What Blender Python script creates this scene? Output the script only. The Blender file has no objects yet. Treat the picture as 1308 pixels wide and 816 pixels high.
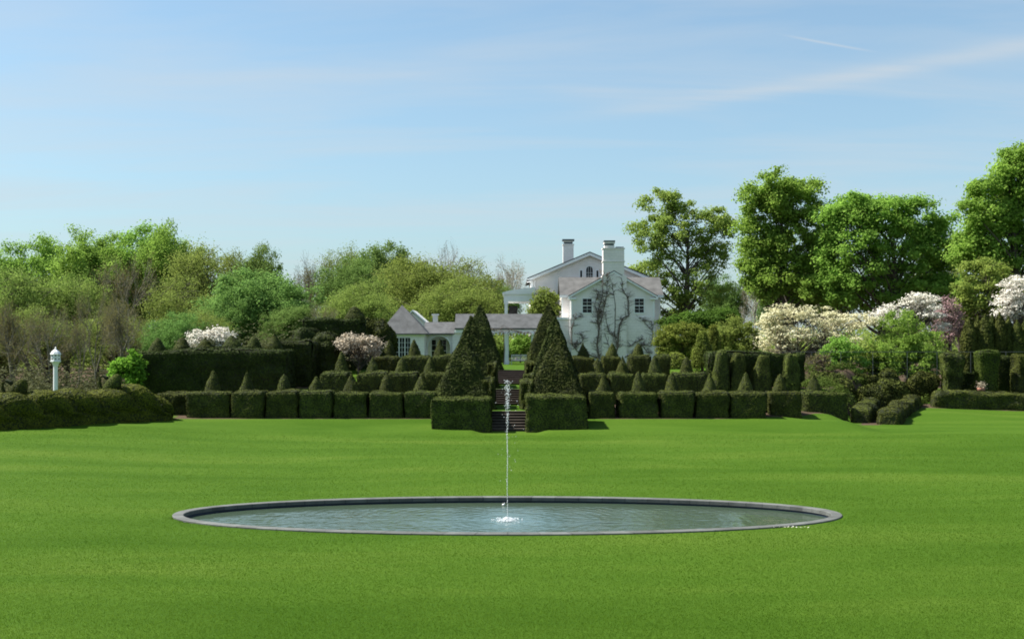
import bpy, math, random
import numpy as np
R = math.radians
SC = bpy.context.scene
COL = SC.collection
rng = np.random.default_rng(7)
random.seed(7)

# ------------------------------------------------------------------ camera, sky, sun, exposure
F, CX, HY, EYE = 1402.0, 654.0, 440.0, 5.5      # focal length and horizon of the photograph in pixels, eye height over the pool lawn
cam_d = bpy.data.cameras.new('camera'); cam = bpy.data.objects.new('camera', cam_d); COL.objects.link(cam)
cam.location = (0, 0, EYE); cam.rotation_euler = (R(90), 0, 0)
cam_d.sensor_width = 36; cam_d.lens = 36*F/1308; cam_d.shift_y = (HY-408)/1308
cam_d.clip_start = .3; cam_d.clip_end = 4000
SC.camera = cam

SUN_AZ, SUN_EL = 171.5, 52.0     # azimuth measured counter-clockwise from +X: 180 = straight from the left
SUN_STRENGTH, SKY_STRENGTH, EXPOSURE = 5.0, 0.086, 1.12
w = bpy.data.worlds.new('World'); SC.world = w; w.use_nodes = True
nt = w.node_tree; N, L = nt.nodes, nt.links
bg = N['Background']; bg.inputs[1].default_value = SKY_STRENGTH
sky = N.new('ShaderNodeTexSky'); sky.sky_type = 'NISHITA'; sky.sun_disc = False
sky.sun_elevation = R(SUN_EL); sky.sun_rotation = R(90-SUN_AZ)
sky.altitude = 50; sky.air_density = 1.0; sky.dust_density = 0.9; sky.ozone_density = 1.0
tc = N.new('ShaderNodeTexCoord')
sep = N.new('ShaderNodeSeparateXYZ'); L.new(tc.outputs['Generated'], sep.inputs[0])
def wm(op, a, b=None, c=None):
    m = N.new('ShaderNodeMath'); m.operation = op
    for i, v in enumerate((a, b, c)):
        if v is None: continue
        if isinstance(v, (int, float)): m.inputs[i].default_value = v
        else: L.new(v, m.inputs[i])
    return m.outputs[0]
zc_ = wm('MAXIMUM', sep.outputs['Z'], 0.02)
zq = wm('ADD', zc_, 0.10)
u_ = wm('DIVIDE', sep.outputs['X'], zq); v_ = wm('DIVIDE', sep.outputs['Y'], zq)
cmb = N.new('ShaderNodeCombineXYZ'); L.new(u_, cmb.inputs[0]); L.new(v_, cmb.inputs[1])
mp = N.new('ShaderNodeMapping'); mp.inputs['Rotation'].default_value = (0, 0, R(-12)); mp.inputs['Scale'].default_value = (.45, 1.6, 1)
L.new(cmb.outputs[0], mp.inputs[0])
n1 = N.new('ShaderNodeTexNoise'); n1.inputs['Scale'].default_value = 1.25; n1.inputs['Detail'].default_value = 7; n1.inputs['Roughness'].default_value = .55; n1.inputs['Distortion'].default_value = .5
L.new(mp.outputs[0], n1.inputs['Vector'])
rp = N.new('ShaderNodeValToRGB'); rp.color_ramp.elements[0].position = .40; rp.color_ramp.elements[1].position = .70
L.new(n1.outputs['Fac'], rp.inputs[0])
# one long streak of cirrus and a short contrail, both fixed in the sky
def streak(az, el, tilt, half_len, half_wid):
    # angular distance from a line through (az, el)
    azn = wm('ARCTAN2', sep.outputs['X'], sep.outputs['Y']); eln = wm('ARCSINE', sep.outputs['Z'])
    da = wm('SUBTRACT', azn, R(az)); de = wm('SUBTRACT', eln, R(el))
    ct, st = math.cos(R(tilt)), math.sin(R(tilt))
    al = wm('ADD', wm('MULTIPLY', da, ct), wm('MULTIPLY', de, st))
    ac = wm('SUBTRACT', wm('MULTIPLY', de, ct), wm('MULTIPLY', da, st))
    g1 = wm('EXPONENT', wm('MULTIPLY', wm('POWER', wm('ABSOLUTE', wm('DIVIDE', al, R(half_len))), 4.0), -1.0))
    g2 = wm('EXPONENT', wm('MULTIPLY', wm('POWER', wm('ABSOLUTE', wm('DIVIDE', ac, R(half_wid))), 2.0), -1.0))
    return wm('MULTIPLY', g1, g2)
def azel(px, py):
    return math.degrees(math.atan((px-CX)/F)), math.degrees(math.atan((HY-py)/F*math.cos(math.atan((px-CX)/F))))
a1 = azel(1075, 100); s1 = streak(a1[0], a1[1], 5.5, 13, .42)
a3 = azel(830, 118); s3 = streak(a3[0], a3[1], -2, 5, .35)
a2 = azel(1058, 56); s2 = streak(a2[0], a2[1], -14, 1.9, .055)
n2 = N.new('ShaderNodeTexNoise'); n2.inputs['Scale'].default_value = 5; n2.inputs['Detail'].default_value = 5
mp2 = N.new('ShaderNodeMapping'); mp2.inputs['Scale'].default_value = (.5, 3, 1); L.new(cmb.outputs[0], mp2.inputs[0]); L.new(mp2.outputs[0], n2.inputs['Vector'])
haze = wm('ADD', .20, wm('MULTIPLY', wm('EXPONENT', wm('MULTIPLY', zc_, -8.0)), .62))
cl = wm('MULTIPLY', rp.outputs[0], .50)
cl = wm('ADD', cl, wm('MULTIPLY', wm('MULTIPLY', wm('ADD', s1, wm('MULTIPLY', s3, .6)), n2.outputs['Fac']), .75))
cl = wm('MINIMUM', wm('ADD', cl, wm('MULTIPLY', s2, .42)), .9)
def sky_mix(f, a, col):
    m = N.new('ShaderNodeMix'); m.data_type = 'RGBA'; L.new(f, m.inputs[0]); L.new(a, m.inputs[6]); m.inputs[7].default_value = (*col, 1); return m
tint = N.new('ShaderNodeMix'); tint.data_type = 'RGBA'; tint.blend_type = 'MULTIPLY'; tint.inputs[0].default_value = 1; L.new(sky.outputs[0], tint.inputs[6]); tint.inputs[7].default_value = (.84, 1, 1.0, 1)
mx = sky_mix(cl, sky_mix(haze, tint.outputs[2], (2.12, 2.68, 3.0)).outputs[2], (3.45, 3.75, 4.0))
L.new(mx.outputs[2], bg.inputs[0])

sd = bpy.data.lights.new('sun', 'SUN'); so = bpy.data.objects.new('sun', sd); COL.objects.link(so)
sd.energy = SUN_STRENGTH; sd.angle = R(.5); sd.color = (1, .95, .86)
so.rotation_euler = (R(90-SUN_EL), 0, R(SUN_AZ+90)); so.location = (-50, 0, 80)
SC.view_settings.view_transform = 'Standard'; SC.view_settings.look = 'None'; SC.view_settings.gamma = 1
SC.view_settings.exposure = EXPOSURE; SC.view_settings.use_curve_mapping = False
SC.cycles.filter_width = 1.8; SC.cycles.max_bounces = 6; SC.cycles.diffuse_bounces = 3; SC.cycles.transmission_bounces = 4; SC.cycles.glossy_bounces = 3
SC.cycles.caustics_reflective = False; SC.cycles.caustics_refractive = False

# ------------------------------------------------------------------ helpers
def X(px, d): return (px-CX)*d/F
def Z(py, d): return EYE-(py-HY)*d/F
def P(px, py, d): return np.array((X(px, d), d, Z(py, d)))
def ss(a, b, x):
    t = np.clip((np.asarray(x, float)-a)/(b-a), 0, 1); return t*t*(3-2*t)
def lerp(a, b, t): return a+(b-a)*t

class Wave:                                # smooth pseudo noise, the same at the same place
    def __init__(s, seed, scale, n=14):
        r = np.random.default_rng(seed); s.k = r.normal(0, 1, (n, 3))/scale; s.p = r.uniform(0, 6.28, n); s.a = r.uniform(.5, 1, n); s.a /= np.sqrt((s.a**2).sum()/2)
    def __call__(s, V):
        V = np.asarray(V, float); o = np.zeros(len(V))
        for k, p, a in zip(s.k, s.p, s.a): o += a*np.sin(V@k+p)
        return o

ORG = {}
class MB:
    def __init__(s): s.V = []; s.F = []; s.n = 0; s.A = []
    def add(s, V, F, mi=0):
        V = np.asarray(V, float).reshape(-1, 3); F = np.asarray(F, int)
        if len(V) == 0 or len(F) == 0: return s
        s.V.append(V); s.F.append((F+s.n, mi)); s.n += len(V); return s
    def box(s, a, b, mi=0):
        a, b = np.minimum(a, b), np.maximum(a, b)
        V = [(x, y, z) for z in (a[2], b[2]) for y in (a[1], b[1]) for x in (a[0], b[0])]
        return s.add(V, [(0,2,3,1),(4,5,7,6),(0,1,5,4),(2,6,7,3),(0,4,6,2),(1,3,7,5)], mi)
    def tube(s, pts, rad, n=6, mi=0, cap=True):
        pts = np.asarray(pts, float); m = len(pts); rad = np.broadcast_to(np.asarray(rad, float), (m,))
        t = np.gradient(pts, axis=0); t /= np.linalg.norm(t, axis=1)[:, None]+1e-9
        ref = np.array((.13, .97, .2)) if abs(t[:, 1]).mean() < .8 else np.array((1., 0, 0))
        u = np.cross(t, ref); u /= np.linalg.norm(u, axis=1)[:, None]+1e-9; v = np.cross(t, u)
        an = np.arange(n)/n*2*math.pi
        V = pts[:, None]+rad[:, None, None]*(u[:, None]*np.cos(an)[None, :, None]+v[:, None]*np.sin(an)[None, :, None])
        i = np.arange(m-1)[:, None]*n; j = np.arange(n)[None]; j2 = (j+1) % n
        Fq = np.stack([i+j, i+j2, i+n+j2, i+n+j], -1).reshape(-1, 4)
        s.add(V.reshape(-1, 3), Fq, mi)
        if cap:
            b = s.n-m*n
            s.F.append((np.array([list(range(b+n-1, b-1, -1))]), mi)); s.F.append((np.array([list(range(b+(m-1)*n, b+m*n))]), mi))
        return s
    def poly_prism(s, pts, vec, mi=0):      # a planar outline pushed along vec
        pts = np.asarray(pts, float); n = len(pts); V = np.concatenate([pts, pts+np.asarray(vec, float)])
        b = s.n; s.V.append(V); s.n += 2*n
        s.F.append((np.array([list(range(b, b+n))]), mi)); s.F.append((np.array([list(range(b+2*n-1, b+n-1, -1))]), mi))
        s.F.append((np.array([(b+i, b+n+i, b+n+(i+1) % n, b+(i+1) % n) for i in range(n)]), mi)); return s
    def lathe(s, prof, c=(0, 0, 0), n=24, mi=0):
        prof = np.asarray(prof, float); an = np.arange(n)/n*2*math.pi
        V = np.stack([prof[:, 0][:, None]*np.cos(an), prof[:, 0][:, None]*np.sin(an), np.repeat(prof[:, 1][:, None], n, 1)], -1)+np.asarray(c)
        i = np.arange(len(prof)-1)[:, None]*n; j = np.arange(n)[None]; j2 = (j+1) % n
        return s.add(V.reshape(-1, 3), np.stack([i+j, i+j2, i+n+j2, i+n+j], -1).reshape(-1, 4), mi)
    def join(s, o):
        for f, mi in o.F: s.F.append((f+s.n, mi))
        s.V += o.V; s.n += o.n; return s
    def mesh(s, name, mats, smooth=False):
        me = bpy.data.meshes.new(name); V = np.concatenate(s.V)
        me.vertices.add(len(V)); me.vertices.foreach_set('co', V.ravel())
        tot = np.concatenate([np.full(len(f), f.shape[1]) for f, _ in s.F]); idx = np.concatenate([f.ravel() for f, _ in s.F])
        me.loops.add(len(idx)); me.loops.foreach_set('vertex_index', idx.astype(np.int32))
        me.polygons.add(len(tot)); st = np.concatenate([[0], np.cumsum(tot)[:-1]])
        me.polygons.foreach_set('loop_start', st.astype(np.int32)); me.polygons.foreach_set('loop_total', tot.astype(np.int32))
        me.polygons.foreach_set('material_index', np.concatenate([np.full(len(f), m) for f, m in s.F]).astype(np.int32))
        me.polygons.foreach_set('use_smooth', np.full(len(tot), smooth))
        for m in (mats if isinstance(mats, (list, tuple)) else [mats]): me.materials.append(m)
        me.update(calc_edges=True); me.validate(); return me
    def build(s, name, mats, parent=None, smooth=False):   # vertices in world space; parent's base becomes the origin
        if not s.V: return None
        org = ORG.get(parent.name, np.zeros(3)) if parent else np.zeros(3)
        s.V = [v-org for v in s.V]
        o = bpy.data.objects.new(name, s.mesh(name, mats, smooth)); COL.objects.link(o)
        if parent: o.parent = parent
        ORG[o.name] = org
        return o

def tag(o, label=None, cat=None, group=None, kind=None):
    if label: o['label'] = label
    if cat: o['category'] = cat
    if group: o['group'] = group
    if kind: o['kind'] = kind
    return o
def empty(name, loc, label, cat, group=None, rz=0):
    o = bpy.data.objects.new(name, None); COL.objects.link(o); o.location = loc; o.rotation_euler = (0, 0, rz); o.empty_display_size = .3
    ORG[o.name] = np.asarray(loc, float); return tag(o, label, cat, group)
def copy_tree(o, parent=None):
    c = o.copy(); COL.objects.link(c); c.parent = parent
    for ch in list(o.children): copy_tree(ch, c)
    return c
def structure(o): o['kind'] = 'structure'; return o

# ------------------------------------------------------------------ materials
def mat(name):
    m = bpy.data.materials.new(name); m.use_nodes = True; n = m.node_tree
    return m, n.nodes, n.links, n.nodes['Principled BSDF']
def plain(name, col, rough=.7, var=.12, scale=3.0, bump=0, bscale=30, spec=.3):
    m, N, L, b = mat(name); b.inputs['Roughness'].default_value = rough; b.inputs['Specular IOR Level'].default_value = spec
    t = N.new('ShaderNodeTexCoord'); no = N.new('ShaderNodeTexNoise'); no.inputs['Scale'].default_value = scale; no.inputs['Detail'].default_value = 6
    L.new(t.outputs['Object'], no.inputs['Vector'])
    r = N.new('ShaderNodeValToRGB'); r.color_ramp.elements[0].position = .3; r.color_ramp.elements[1].position = .7
    c = np.array(col); r.color_ramp.elements[0].color = (*(c*(1-var)), 1); r.color_ramp.elements[1].color = (*np.minimum(c*(1+var), .9), 1)
    L.new(no.outputs['Fac'], r.inputs[0]); L.new(r.outputs[0], b.inputs['Base Color'])
    if bump:
        n2 = N.new('ShaderNodeTexNoise'); n2.inputs['Scale'].default_value = bscale; n2.inputs['Detail'].default_value = 4; L.new(t.outputs['Object'], n2.inputs['Vector'])
        bp = N.new('ShaderNodeBump'); bp.inputs['Strength'].default_value = bump; bp.inputs['Distance'].default_value = .03; L.new(n2.outputs['Fac'], bp.inputs['Height']); L.new(bp.outputs[0], b.inputs['Normal'])
    return m
def foliage(name, c1, c2, trans=.35, hue=.02, val=.25, rough=.55, patch=None):
    """leaves: colour differs leaf by leaf, clump by clump and plant by plant; light also comes through"""
    m, N, L, b = mat(name); b.inputs['Roughness'].default_value = .7; b.inputs['Specular IOR Level'].default_value = .06
    g = N.new('ShaderNodeNewGeometry'); oi = N.new('ShaderNodeObjectInfo'); t = N.new('ShaderNodeTexCoord')
    no = N.new('ShaderNodeTexNoise'); no.inputs['Scale'].default_value = patch or .55; no.inputs['Detail'].default_value = 3; L.new(t.outputs['Object'], no.inputs['Vector'])
    ad = N.new('ShaderNodeMath'); ad.operation = 'MULTIPLY_ADD'; ad.inputs[1].default_value = .55
    sb = N.new('ShaderNodeMath'); sb.operation = 'MULTIPLY_ADD'; sb.inputs[1].default_value = 1.6; sb.inputs[2].default_value = -.55; L.new(no.outputs['Fac'], sb.inputs[0])
    L.new(g.outputs['Random Per Island'], ad.inputs[0]); L.new(sb.outputs[0], ad.inputs[2])
    r = N.new('ShaderNodeValToRGB'); r.color_ramp.elements[0].position = 0; r.color_ramp.elements[1].position = 1
    r.color_ramp.elements[0].color = (*c1, 1); r.color_ramp.elements[1].color = (*c2, 1); L.new(ad.outputs[0], r.inputs[0])
    hs = N.new('ShaderNodeHueSaturation'); L.new(r.outputs[0], hs.inputs['Color'])
    def rnd(mul, add, sock):
        q = N.new('ShaderNodeMath'); q.operation = 'MULTIPLY_ADD'; q.inputs[1].default_value = mul; q.inputs[2].default_value = add; L.new(oi.outputs['Random'], q.inputs[0]); L.new(q.outputs[0], hs.inputs[sock])
    rnd(hue*2, .5-hue, 'Hue'); rnd(val*2, 1-val, 'Value')
    L.new(hs.outputs[0], b.inputs['Base Color'])
    tr = N.new('ShaderNodeBsdfTranslucent'); L.new(hs.outputs[0], tr.inputs['Color'])
    ms = N.new('ShaderNodeMixShader'); ms.inputs[0].default_value = trans; L.new(b.outputs[0], ms.inputs[1]); L.new(tr.outputs[0], ms.inputs[2])
    L.new(ms.outputs[0], N['Material Output'].inputs['Surface']); return m

M = {}
M['yew'] = foliage('yew needles', (0.017, 0.024, 0.007), (0.098, 0.116, 0.024), 0.05, .012, .15, patch=1.3)
M['yew_selfshade'] = foliage('self-shaded yew needles', (.012, .018, .006), (.064, .080, .018), .05, .012, .12, patch=1.1)  # yew darkened so its colour carries the self-shadow of the pyramid faces
M['yew_warm'] = foliage('yew needles with bronze new growth', (0.030, 0.038, 0.006), (0.125, 0.132, 0.017), 0.08, .01, .1, patch=1.0)
M['yew_shaded'] = foliage('hemlock needles', (.010, .018, .004), (.052, .070, .014), .05, .012, .12, patch=.9)  # darker copy of the yew green, shade on the tall hedges painted in
M['yew_core'] = plain('yew interior', (.022, .028, .009), .9, .3)
M['green'] = foliage('spring maple leaves', (0.147, 0.273, 0.045), (0.328, 0.536, 0.096), 0.58, .015, .12)
M['wood_green'] = foliage('wood maple leaves', (0.110, 0.185, 0.042), (0.205, 0.310, 0.080), .5, .02, .15)
M['thicket'] = foliage('dull thicket leaves', (.050, .056, .024), (.105, .112, .046), .3, .02, .15)
M['deep'] = foliage('deep green leaves', (0.047, 0.112, 0.018), (0.108, 0.225, 0.032), 0.45, .015, .10)
M['bright'] = foliage('bright spring leaves', (0.168, 0.289, 0.047), (0.289, 0.450, 0.087), 0.55, .012, .10)
M['lime'] = foliage('lime green leaves', (0.110, 0.220, 0.020), (0.190, 0.330, 0.040), 0.5, .01, .08)
M['olive'] = foliage('olive unfolding leaves', (0.154, 0.218, 0.046), (0.275, 0.352, 0.084), 0.5, .015, .14)
M['oak'] = foliage('oak leaves and catkins', (0.154, 0.228, 0.044), (0.331, 0.398, 0.089), 0.55, .02, .12)
M['bronze'] = foliage('bronze buds', (0.140, 0.132, 0.045), (0.210, 0.195, 0.075), 0.4, .02, .14)
M['yellow'] = foliage('yellow green leaves', (0.155, 0.220, 0.042), (0.245, 0.315, 0.075), 0.5, .012, .1)
M['twig'] = foliage('grey brown twigs', (0.125, 0.120, 0.085), (0.205, 0.198, 0.145), 0, .01, .15)
M['pale_twig'] = foliage('pale bark twigs', (0.221, 0.208, 0.169), (0.351, 0.325, 0.273), 0, .01, .1)
M['cream'] = foliage('cream blossom', (.55, .52, .30), (.74, .71, .50), .3, .01, .05)
M['white_flower'] = foliage('white blossom', (.62, .59, .50), (.80, .77, .70), .3, .01, .05)
M['pink'] = foliage('redbud blossom', (.38, .24, .235), (.50, .36, .35), .3, .01, .08)
M['blush'] = foliage('faded blush blossom', (.30, .25, .18), (.60, .52, .42), .3, .01, .05)
M['conifer'] = foliage('arborvitae sprays', (0.044, 0.078, 0.014), (0.119, 0.167, 0.031), 0.3, .01, .12)
M['gold'] = foliage('golden cypress sprays', (0.084, 0.112, 0.019), (0.233, 0.262, 0.048), 0.35, .01, .08)
M['bark'] = plain('bark', (.085, .07, .055), .9, .35, 2.5, .6, 12)
M['vine_bark'] = plain('vine bark', (.125, .098, .08), .9, .3, 4, .4, 20)
M['vine_leaf'] = foliage('vine buds', (.16, .08, .05), (.30, .19, .11), .3, .02, .1)
M['trim'] = plain('white painted trim', (.74, .75, .75), .5, .03, 2)
M['roof'] = plain('slate roof', (.082, .085, .088), .8, .30, 1.6, .5, 9)
M['roof_brown'] = plain('weathered shingle roof', (.105, .104, .102), .85, .28, 1.2, .5, 9)
M['cap'] = plain('slate chimney cap', (.11, .125, .14), .7, .2)
M['glass'] = plain('window glass', (.012, .014, .015), .08, .3, 1.0, spec=.2)
M['dark'] = plain('dark opening', (.012, .012, .013), .6, .2)
M['grey_wood'] = plain('weathered bench wood', (.34, .36, .37), .75, .2, 6)
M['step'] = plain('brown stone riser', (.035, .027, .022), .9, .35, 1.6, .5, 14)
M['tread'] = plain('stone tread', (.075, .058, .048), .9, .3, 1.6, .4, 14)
M['brick'] = plain('reddish paving', (.26, .13, .09), .9, .3, 2)
M['coping'] = plain('grey stone coping', (.105, .11, .104), .8, .22, 2.2, .4, 25)
def joints(m, count):       # mortar joints between the stones of the oval rim
    N, L = m.node_tree.nodes, m.node_tree.links; t = N.new('ShaderNodeTexCoord'); sp = N.new('ShaderNodeSeparateXYZ'); L.new(t.outputs['Object'], sp.inputs[0])
    def q(op, a, b=None):
        k = N.new('ShaderNodeMath'); k.operation = op
        for i, v in enumerate((a, b)):
            if v is None: continue
            if isinstance(v, (int, float)): k.inputs[i].default_value = v
            else: L.new(v, k.inputs[i])
        return k.outputs[0]
    a = q('ARCTAN2', q('DIVIDE', sp.outputs[1], 3.68), q('DIVIDE', sp.outputs[0], 10.48)); f = q('FRACT', q('MULTIPLY', a, count/6.2832)); e = q('LESS_THAN', f, .05)
    cell = N.new('ShaderNodeTexWhiteNoise'); cell.noise_dimensions = '1D'; L.new(q('FLOOR', q('MULTIPLY', a, count/6.2832)), cell.inputs['W'])
    v = q('MULTIPLY', q('MULTIPLY_ADD', cell.outputs['Value'], .35), q('SUBTRACT', 1.0, q('MULTIPLY', e, .4))); v.node.inputs[0].links[0].from_node.inputs[2].default_value = .8
    mx = N.new('ShaderNodeMix'); mx.data_type = 'RGBA'; mx.blend_type = 'MULTIPLY'; mx.inputs[0].default_value = 1
    bs = N['Principled BSDF']; src = bs.inputs['Base Color'].links[0].from_socket; L.new(src, mx.inputs[6]); L.new(v, mx.inputs[7]); L.new(mx.outputs[2], bs.inputs['Base Color'])
joints(M['coping'], 76)
M['tile'] = plain('dark blue pool wall', (.014, .022, .045), .35, .3, 2.5)
M['metal'] = plain('grey fence metal', (.05, .06, .06), .5, .1)
M['droplet'] = plain('white water', (.80, .83, .85), .15, .02, spec=.6)
_n, _l = M['droplet'].node_tree.nodes, M['droplet'].node_tree.links
_t = _n.new('ShaderNodeBsdfTransparent'); _m = _n.new('ShaderNodeMixShader'); _m.inputs[0].default_value = .35
_l.new(_n['Principled BSDF'].outputs[0], _m.inputs[1]); _l.new(_t.outputs[0], _m.inputs[2]); _l.new(_m.outputs[0], _n['Material Output'].inputs['Surface'])
def wall_mat(name, col, course, mortar):
    m, N, L, b = mat(name); b.inputs['Roughness'].default_value = .75
    t = N.new('ShaderNodeTexCoord'); sp = N.new('ShaderNodeSeparateXYZ'); L.new(t.outputs['Object'], sp.inputs[0])
    a = N.new('ShaderNodeMath'); a.operation = 'ADD'; L.new(sp.outputs[0], a.inputs[0]); L.new(sp.outputs[1], a.inputs[1])
    cb = N.new('ShaderNodeCombineXYZ'); L.new(a.outputs[0], cb.inputs[0]); L.new(sp.outputs[2], cb.inputs[1])
    br = N.new('ShaderNodeTexBrick'); br.inputs['Scale'].default_value = 1; br.inputs['Brick Width'].default_value = 3.4 if course < .2 else .45; br.inputs['Row Height'].default_value = course; br.inputs['Mortar Size'].default_value = mortar
    L.new(cb.outputs[0], br.inputs['Vector'])
    c = np.array(col); br.inputs['Color1'].default_value = (*c, 1); br.inputs['Color2'].default_value = (*(c*.96), 1); br.inputs['Mortar'].default_value = (*(c*.8), 1)
    no = N.new('ShaderNodeTexNoise'); no.inputs['Scale'].default_value = .55; no.inputs['Detail'].default_value = 8; no.inputs['Roughness'].default_value = .65; L.new(t.outputs['Object'], no.inputs['Vector'])
    r = N.new('ShaderNodeValToRGB'); r.color_ramp.elements[0].position = .3; r.color_ramp.elements[1].position = .62; r.color_ramp.elements[0].color = (.86, .855, .83, 1); r.color_ramp.elements[1].color = (1, 1, 1, 1); L.new(no.outputs['Fac'], r.inputs[0])
    mu = N.new('ShaderNodeMix'); mu.data_type = 'RGBA'; mu.blend_type = 'MULTIPLY'; mu.inputs[0].default_value = 1
    L.new(br.outputs['Color'], mu.inputs[6]); L.new(r.outputs[0], mu.inputs[7]); L.new(mu.outputs[2], b.inputs['Base Color'])
    bp = N.new('ShaderNodeBump'); bp.inputs['Strength'].default_value = .35; bp.inputs['Distance'].default_value = .02; L.new(br.outputs['Fac'], bp.inputs['Height']); bp.invert = True; L.new(bp.outputs[0], b.inputs['Normal'])
    return m
M['clap'] = wall_mat('white clapboard wall', (.82, .775, .755), .16, .012)
M['stucco'] = wall_mat('white washed stone wall', (.79, .745, .725), .32, .010)

# ------------------------------------------------------------------ terrain
PCX, PCY, PA, PB = -.15, 35.6, 10.48, 3.68      # pool centre and half axes
def ground(x, y):
    x = np.asarray(x, float); y = np.asarray(y, float)
    lift = 3.85*(1-ss(0, 17, y))
    left = .45*ss(10, 28, -x)*ss(40, 62, y)
    lawn = .10*ss(45, 66, y)
    cor = np.interp(y, [66.5, 67.5, 70, 76, 78, 85.5, 89, 150, 230], [.1, .2, 1.26, 1.30, 2.33, 2.37, 3.4, 3.4, .5])
    sid = np.interp(y, [65, 70.6, 72.3, 74, 77.5, 79.5, 86.8, 89, 150, 230], [.1, .70, .85, 1.26, 1.3, 2.33, 2.35, 3.4, 3.4, .5])
    wv = ss(1.65, 2.4, np.abs(x+.15)); sid = sid-.42*ss(16, 21, x)*(1-ss(76, 79, y))*ss(70, 73, y); ter = lerp(cor, sid, wv)+left*(1-ss(66, 71, y))
    lef = np.interp(y, [66, 72, 85, 200], [.55, .4, -.3, -1.0])
    rig = np.interp(y, [66, 80, 85, 92, 110, 150, 230], [.1, .12, .2, 1.0, 2.6, 3.0, .5])
    bump = .38*np.exp(-(((x-31.5)/4.2)**2+((y-82.5)/4.5)**2))
    z = lerp(ter, lef, ss(24, 30, -x)); z = lerp(z, rig+bump, ss(21.0, 23.3, x-np.clip(y-76, 0, 40)*.45))
    z = np.where(y < 65, lawn+left, z)
    und = .035*np.sin(x*.31+y*.17)+.03*np.sin(x*.13-y*.41+1)
    ins = ((x-PCX)/(PA+1.5))**2+((y-PCY)/(PB+1.5))**2
    z = z+lift+und*ss(.9, 2, ins)*ss(20, 26, y)*(1-ss(66, 70, y))
    far = ss(230, 420, np.hypot(x, y)); return z*(1-far)+far*-1.5
xs = np.unique(np.round(np.concatenate([np.arange(-13, 13.01, .25), np.arange(-46, 46.1, .5), np.arange(-130, 130.1, 5), np.arange(-1500, 1501, 100)]), 3))
ys = np.unique(np.round(np.concatenate([np.arange(30, 41.5, .2), np.arange(-4, 96.1, .5), np.arange(96, 240, 4), np.arange(240, 1900, 80), [-120, -60, -30, -15]]), 3))
gx, gy = np.meshgrid(xs, ys); gz = ground(gx, gy)
inside = ((gx-PCX)/(PA+.12))**2+((gy-PCY)/(PB+.12))**2 < 1
gz = np.where(inside, -1.6, gz)
V = np.stack([gx, gy, gz], -1).reshape(-1, 3); nx, ny = len(xs), len(ys)
i, j = np.meshgrid(np.arange(ny-1), np.arange(nx-1), indexing='ij'); q = (i*nx+j).ravel()
mb = MB().add(V, np.stack([q, q+1, q+nx+1, q+nx], -1))
gm, N, L, b = mat('mown grass'); b.inputs['Roughness'].default_value = .85; b.inputs['Specular IOR Level'].default_value = .04
t = N.new('ShaderNodeTexCoord')
def noise(sc, det=5, rough=.6, vec=None, dist=0):
    n = N.new('ShaderNodeTexNoise'); n.inputs['Scale'].default_value = sc; n.inputs['Detail'].default_value = det; n.inputs['Roughness'].default_value = rough; n.inputs['Distortion'].default_value = dist
    L.new(vec or t.outputs['Object'], n.inputs['Vector']); return n.outputs['Fac']
def ramp(f, stops):
    r = N.new('ShaderNodeValToRGB'); e = r.color_ramp.elements
    while len(e) < len(stops): e.new(.5)
    for k, (p, c) in enumerate(stops): e[k].position = p; e[k].color = (*c, 1)
    L.new(f, r.inputs[0]); return r.outputs[0]
def mixc(f, a, b_, mode='MIX'):
    m = N.new('ShaderNodeMix'); m.data_type = 'RGBA'; m.blend_type = mode
    if isinstance(f, float): m.inputs[0].default_value = f
    else: L.new(f, m.inputs[0])
    L.new(a, m.inputs[6]); L.new(b_, m.inputs[7]); return m.outputs[2]
G1, G2, G3 = (.036, .083, .006), (.052, .106, .010), (.076, .127, .016)
mpg = N.new('ShaderNodeMapping'); mpg.inputs['Scale'].default_value = (.35, 1.6, 1); L.new(t.outputs['Object'], mpg.inputs[0])
c0 = ramp(noise(.16, 6, .6, mpg.outputs[0], .4), [(.32, G1), (.52, G2), (.72, G3)])
c1 = ramp(noise(5.0, 6, .75), [(.28, (.82, .85, .8)), (.5, (1, 1, 1)), (.75, (1.16, 1.1, 1.1))])
c2 = ramp(noise(28, 3, .7), [(.3, (.8, .83, .8)), (.7, (1.15, 1.12, 1.12))])
c = mixc(1.0, mixc(1.0, c0, c1, 'MULTIPLY'), c2, 'MULTIPLY')
at = N.new('ShaderNodeAttribute'); at.attribute_name = 'soil'
soil = ramp(noise(2.2, 6, .7), [(.3, (.045, .034, .024)), (.55, (.085, .060, .042)), (.75, (.125, .095, .068))])
thr = N.new('ShaderNodeMath'); thr.operation = 'MULTIPLY_ADD'; L.new(noise(1.6, 5, .7), thr.inputs[0]); thr.inputs[1].default_value = .5; thr.inputs[2].default_value = -.25
ad = N.new('ShaderNodeMath'); ad.operation = 'ADD'; ad.use_clamp = True; L.new(at.outputs['Fac'], ad.inputs[0]); L.new(thr.outputs[0], ad.inputs[1])
st = N.new('ShaderNodeMapRange'); st.inputs[1].default_value = .42; st.inputs[2].default_value = .58; L.new(ad.outputs[0], st.inputs[0])
L.new(mixc(st.outputs[0], c, soil), b.inputs['Base Color'])
bp = N.new('ShaderNodeBump'); bp.inputs['Strength'].default_value = .7; bp.inputs['Distance'].default_value = .05; L.new(noise(14, 5, .75), bp.inputs['Height']); L.new(bp.outputs[0], b.inputs['Normal'])
g_ob = structure(mb.build('ground', gm, None, True))
x_, y_ = V[:, 0], V[:, 1]
fe = 70.7+np.interp(x_, [14, 17.5, 22], [0, 1.3, 4.3])
sl = ss(-.25, .25, y_-fe)*(1-ss(76, 80, y_))*ss(3.2, 3.8, np.abs(x_+.15))*(1-ss(22, 24, np.abs(x_)))*ss(-24, -20, x_)
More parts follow.
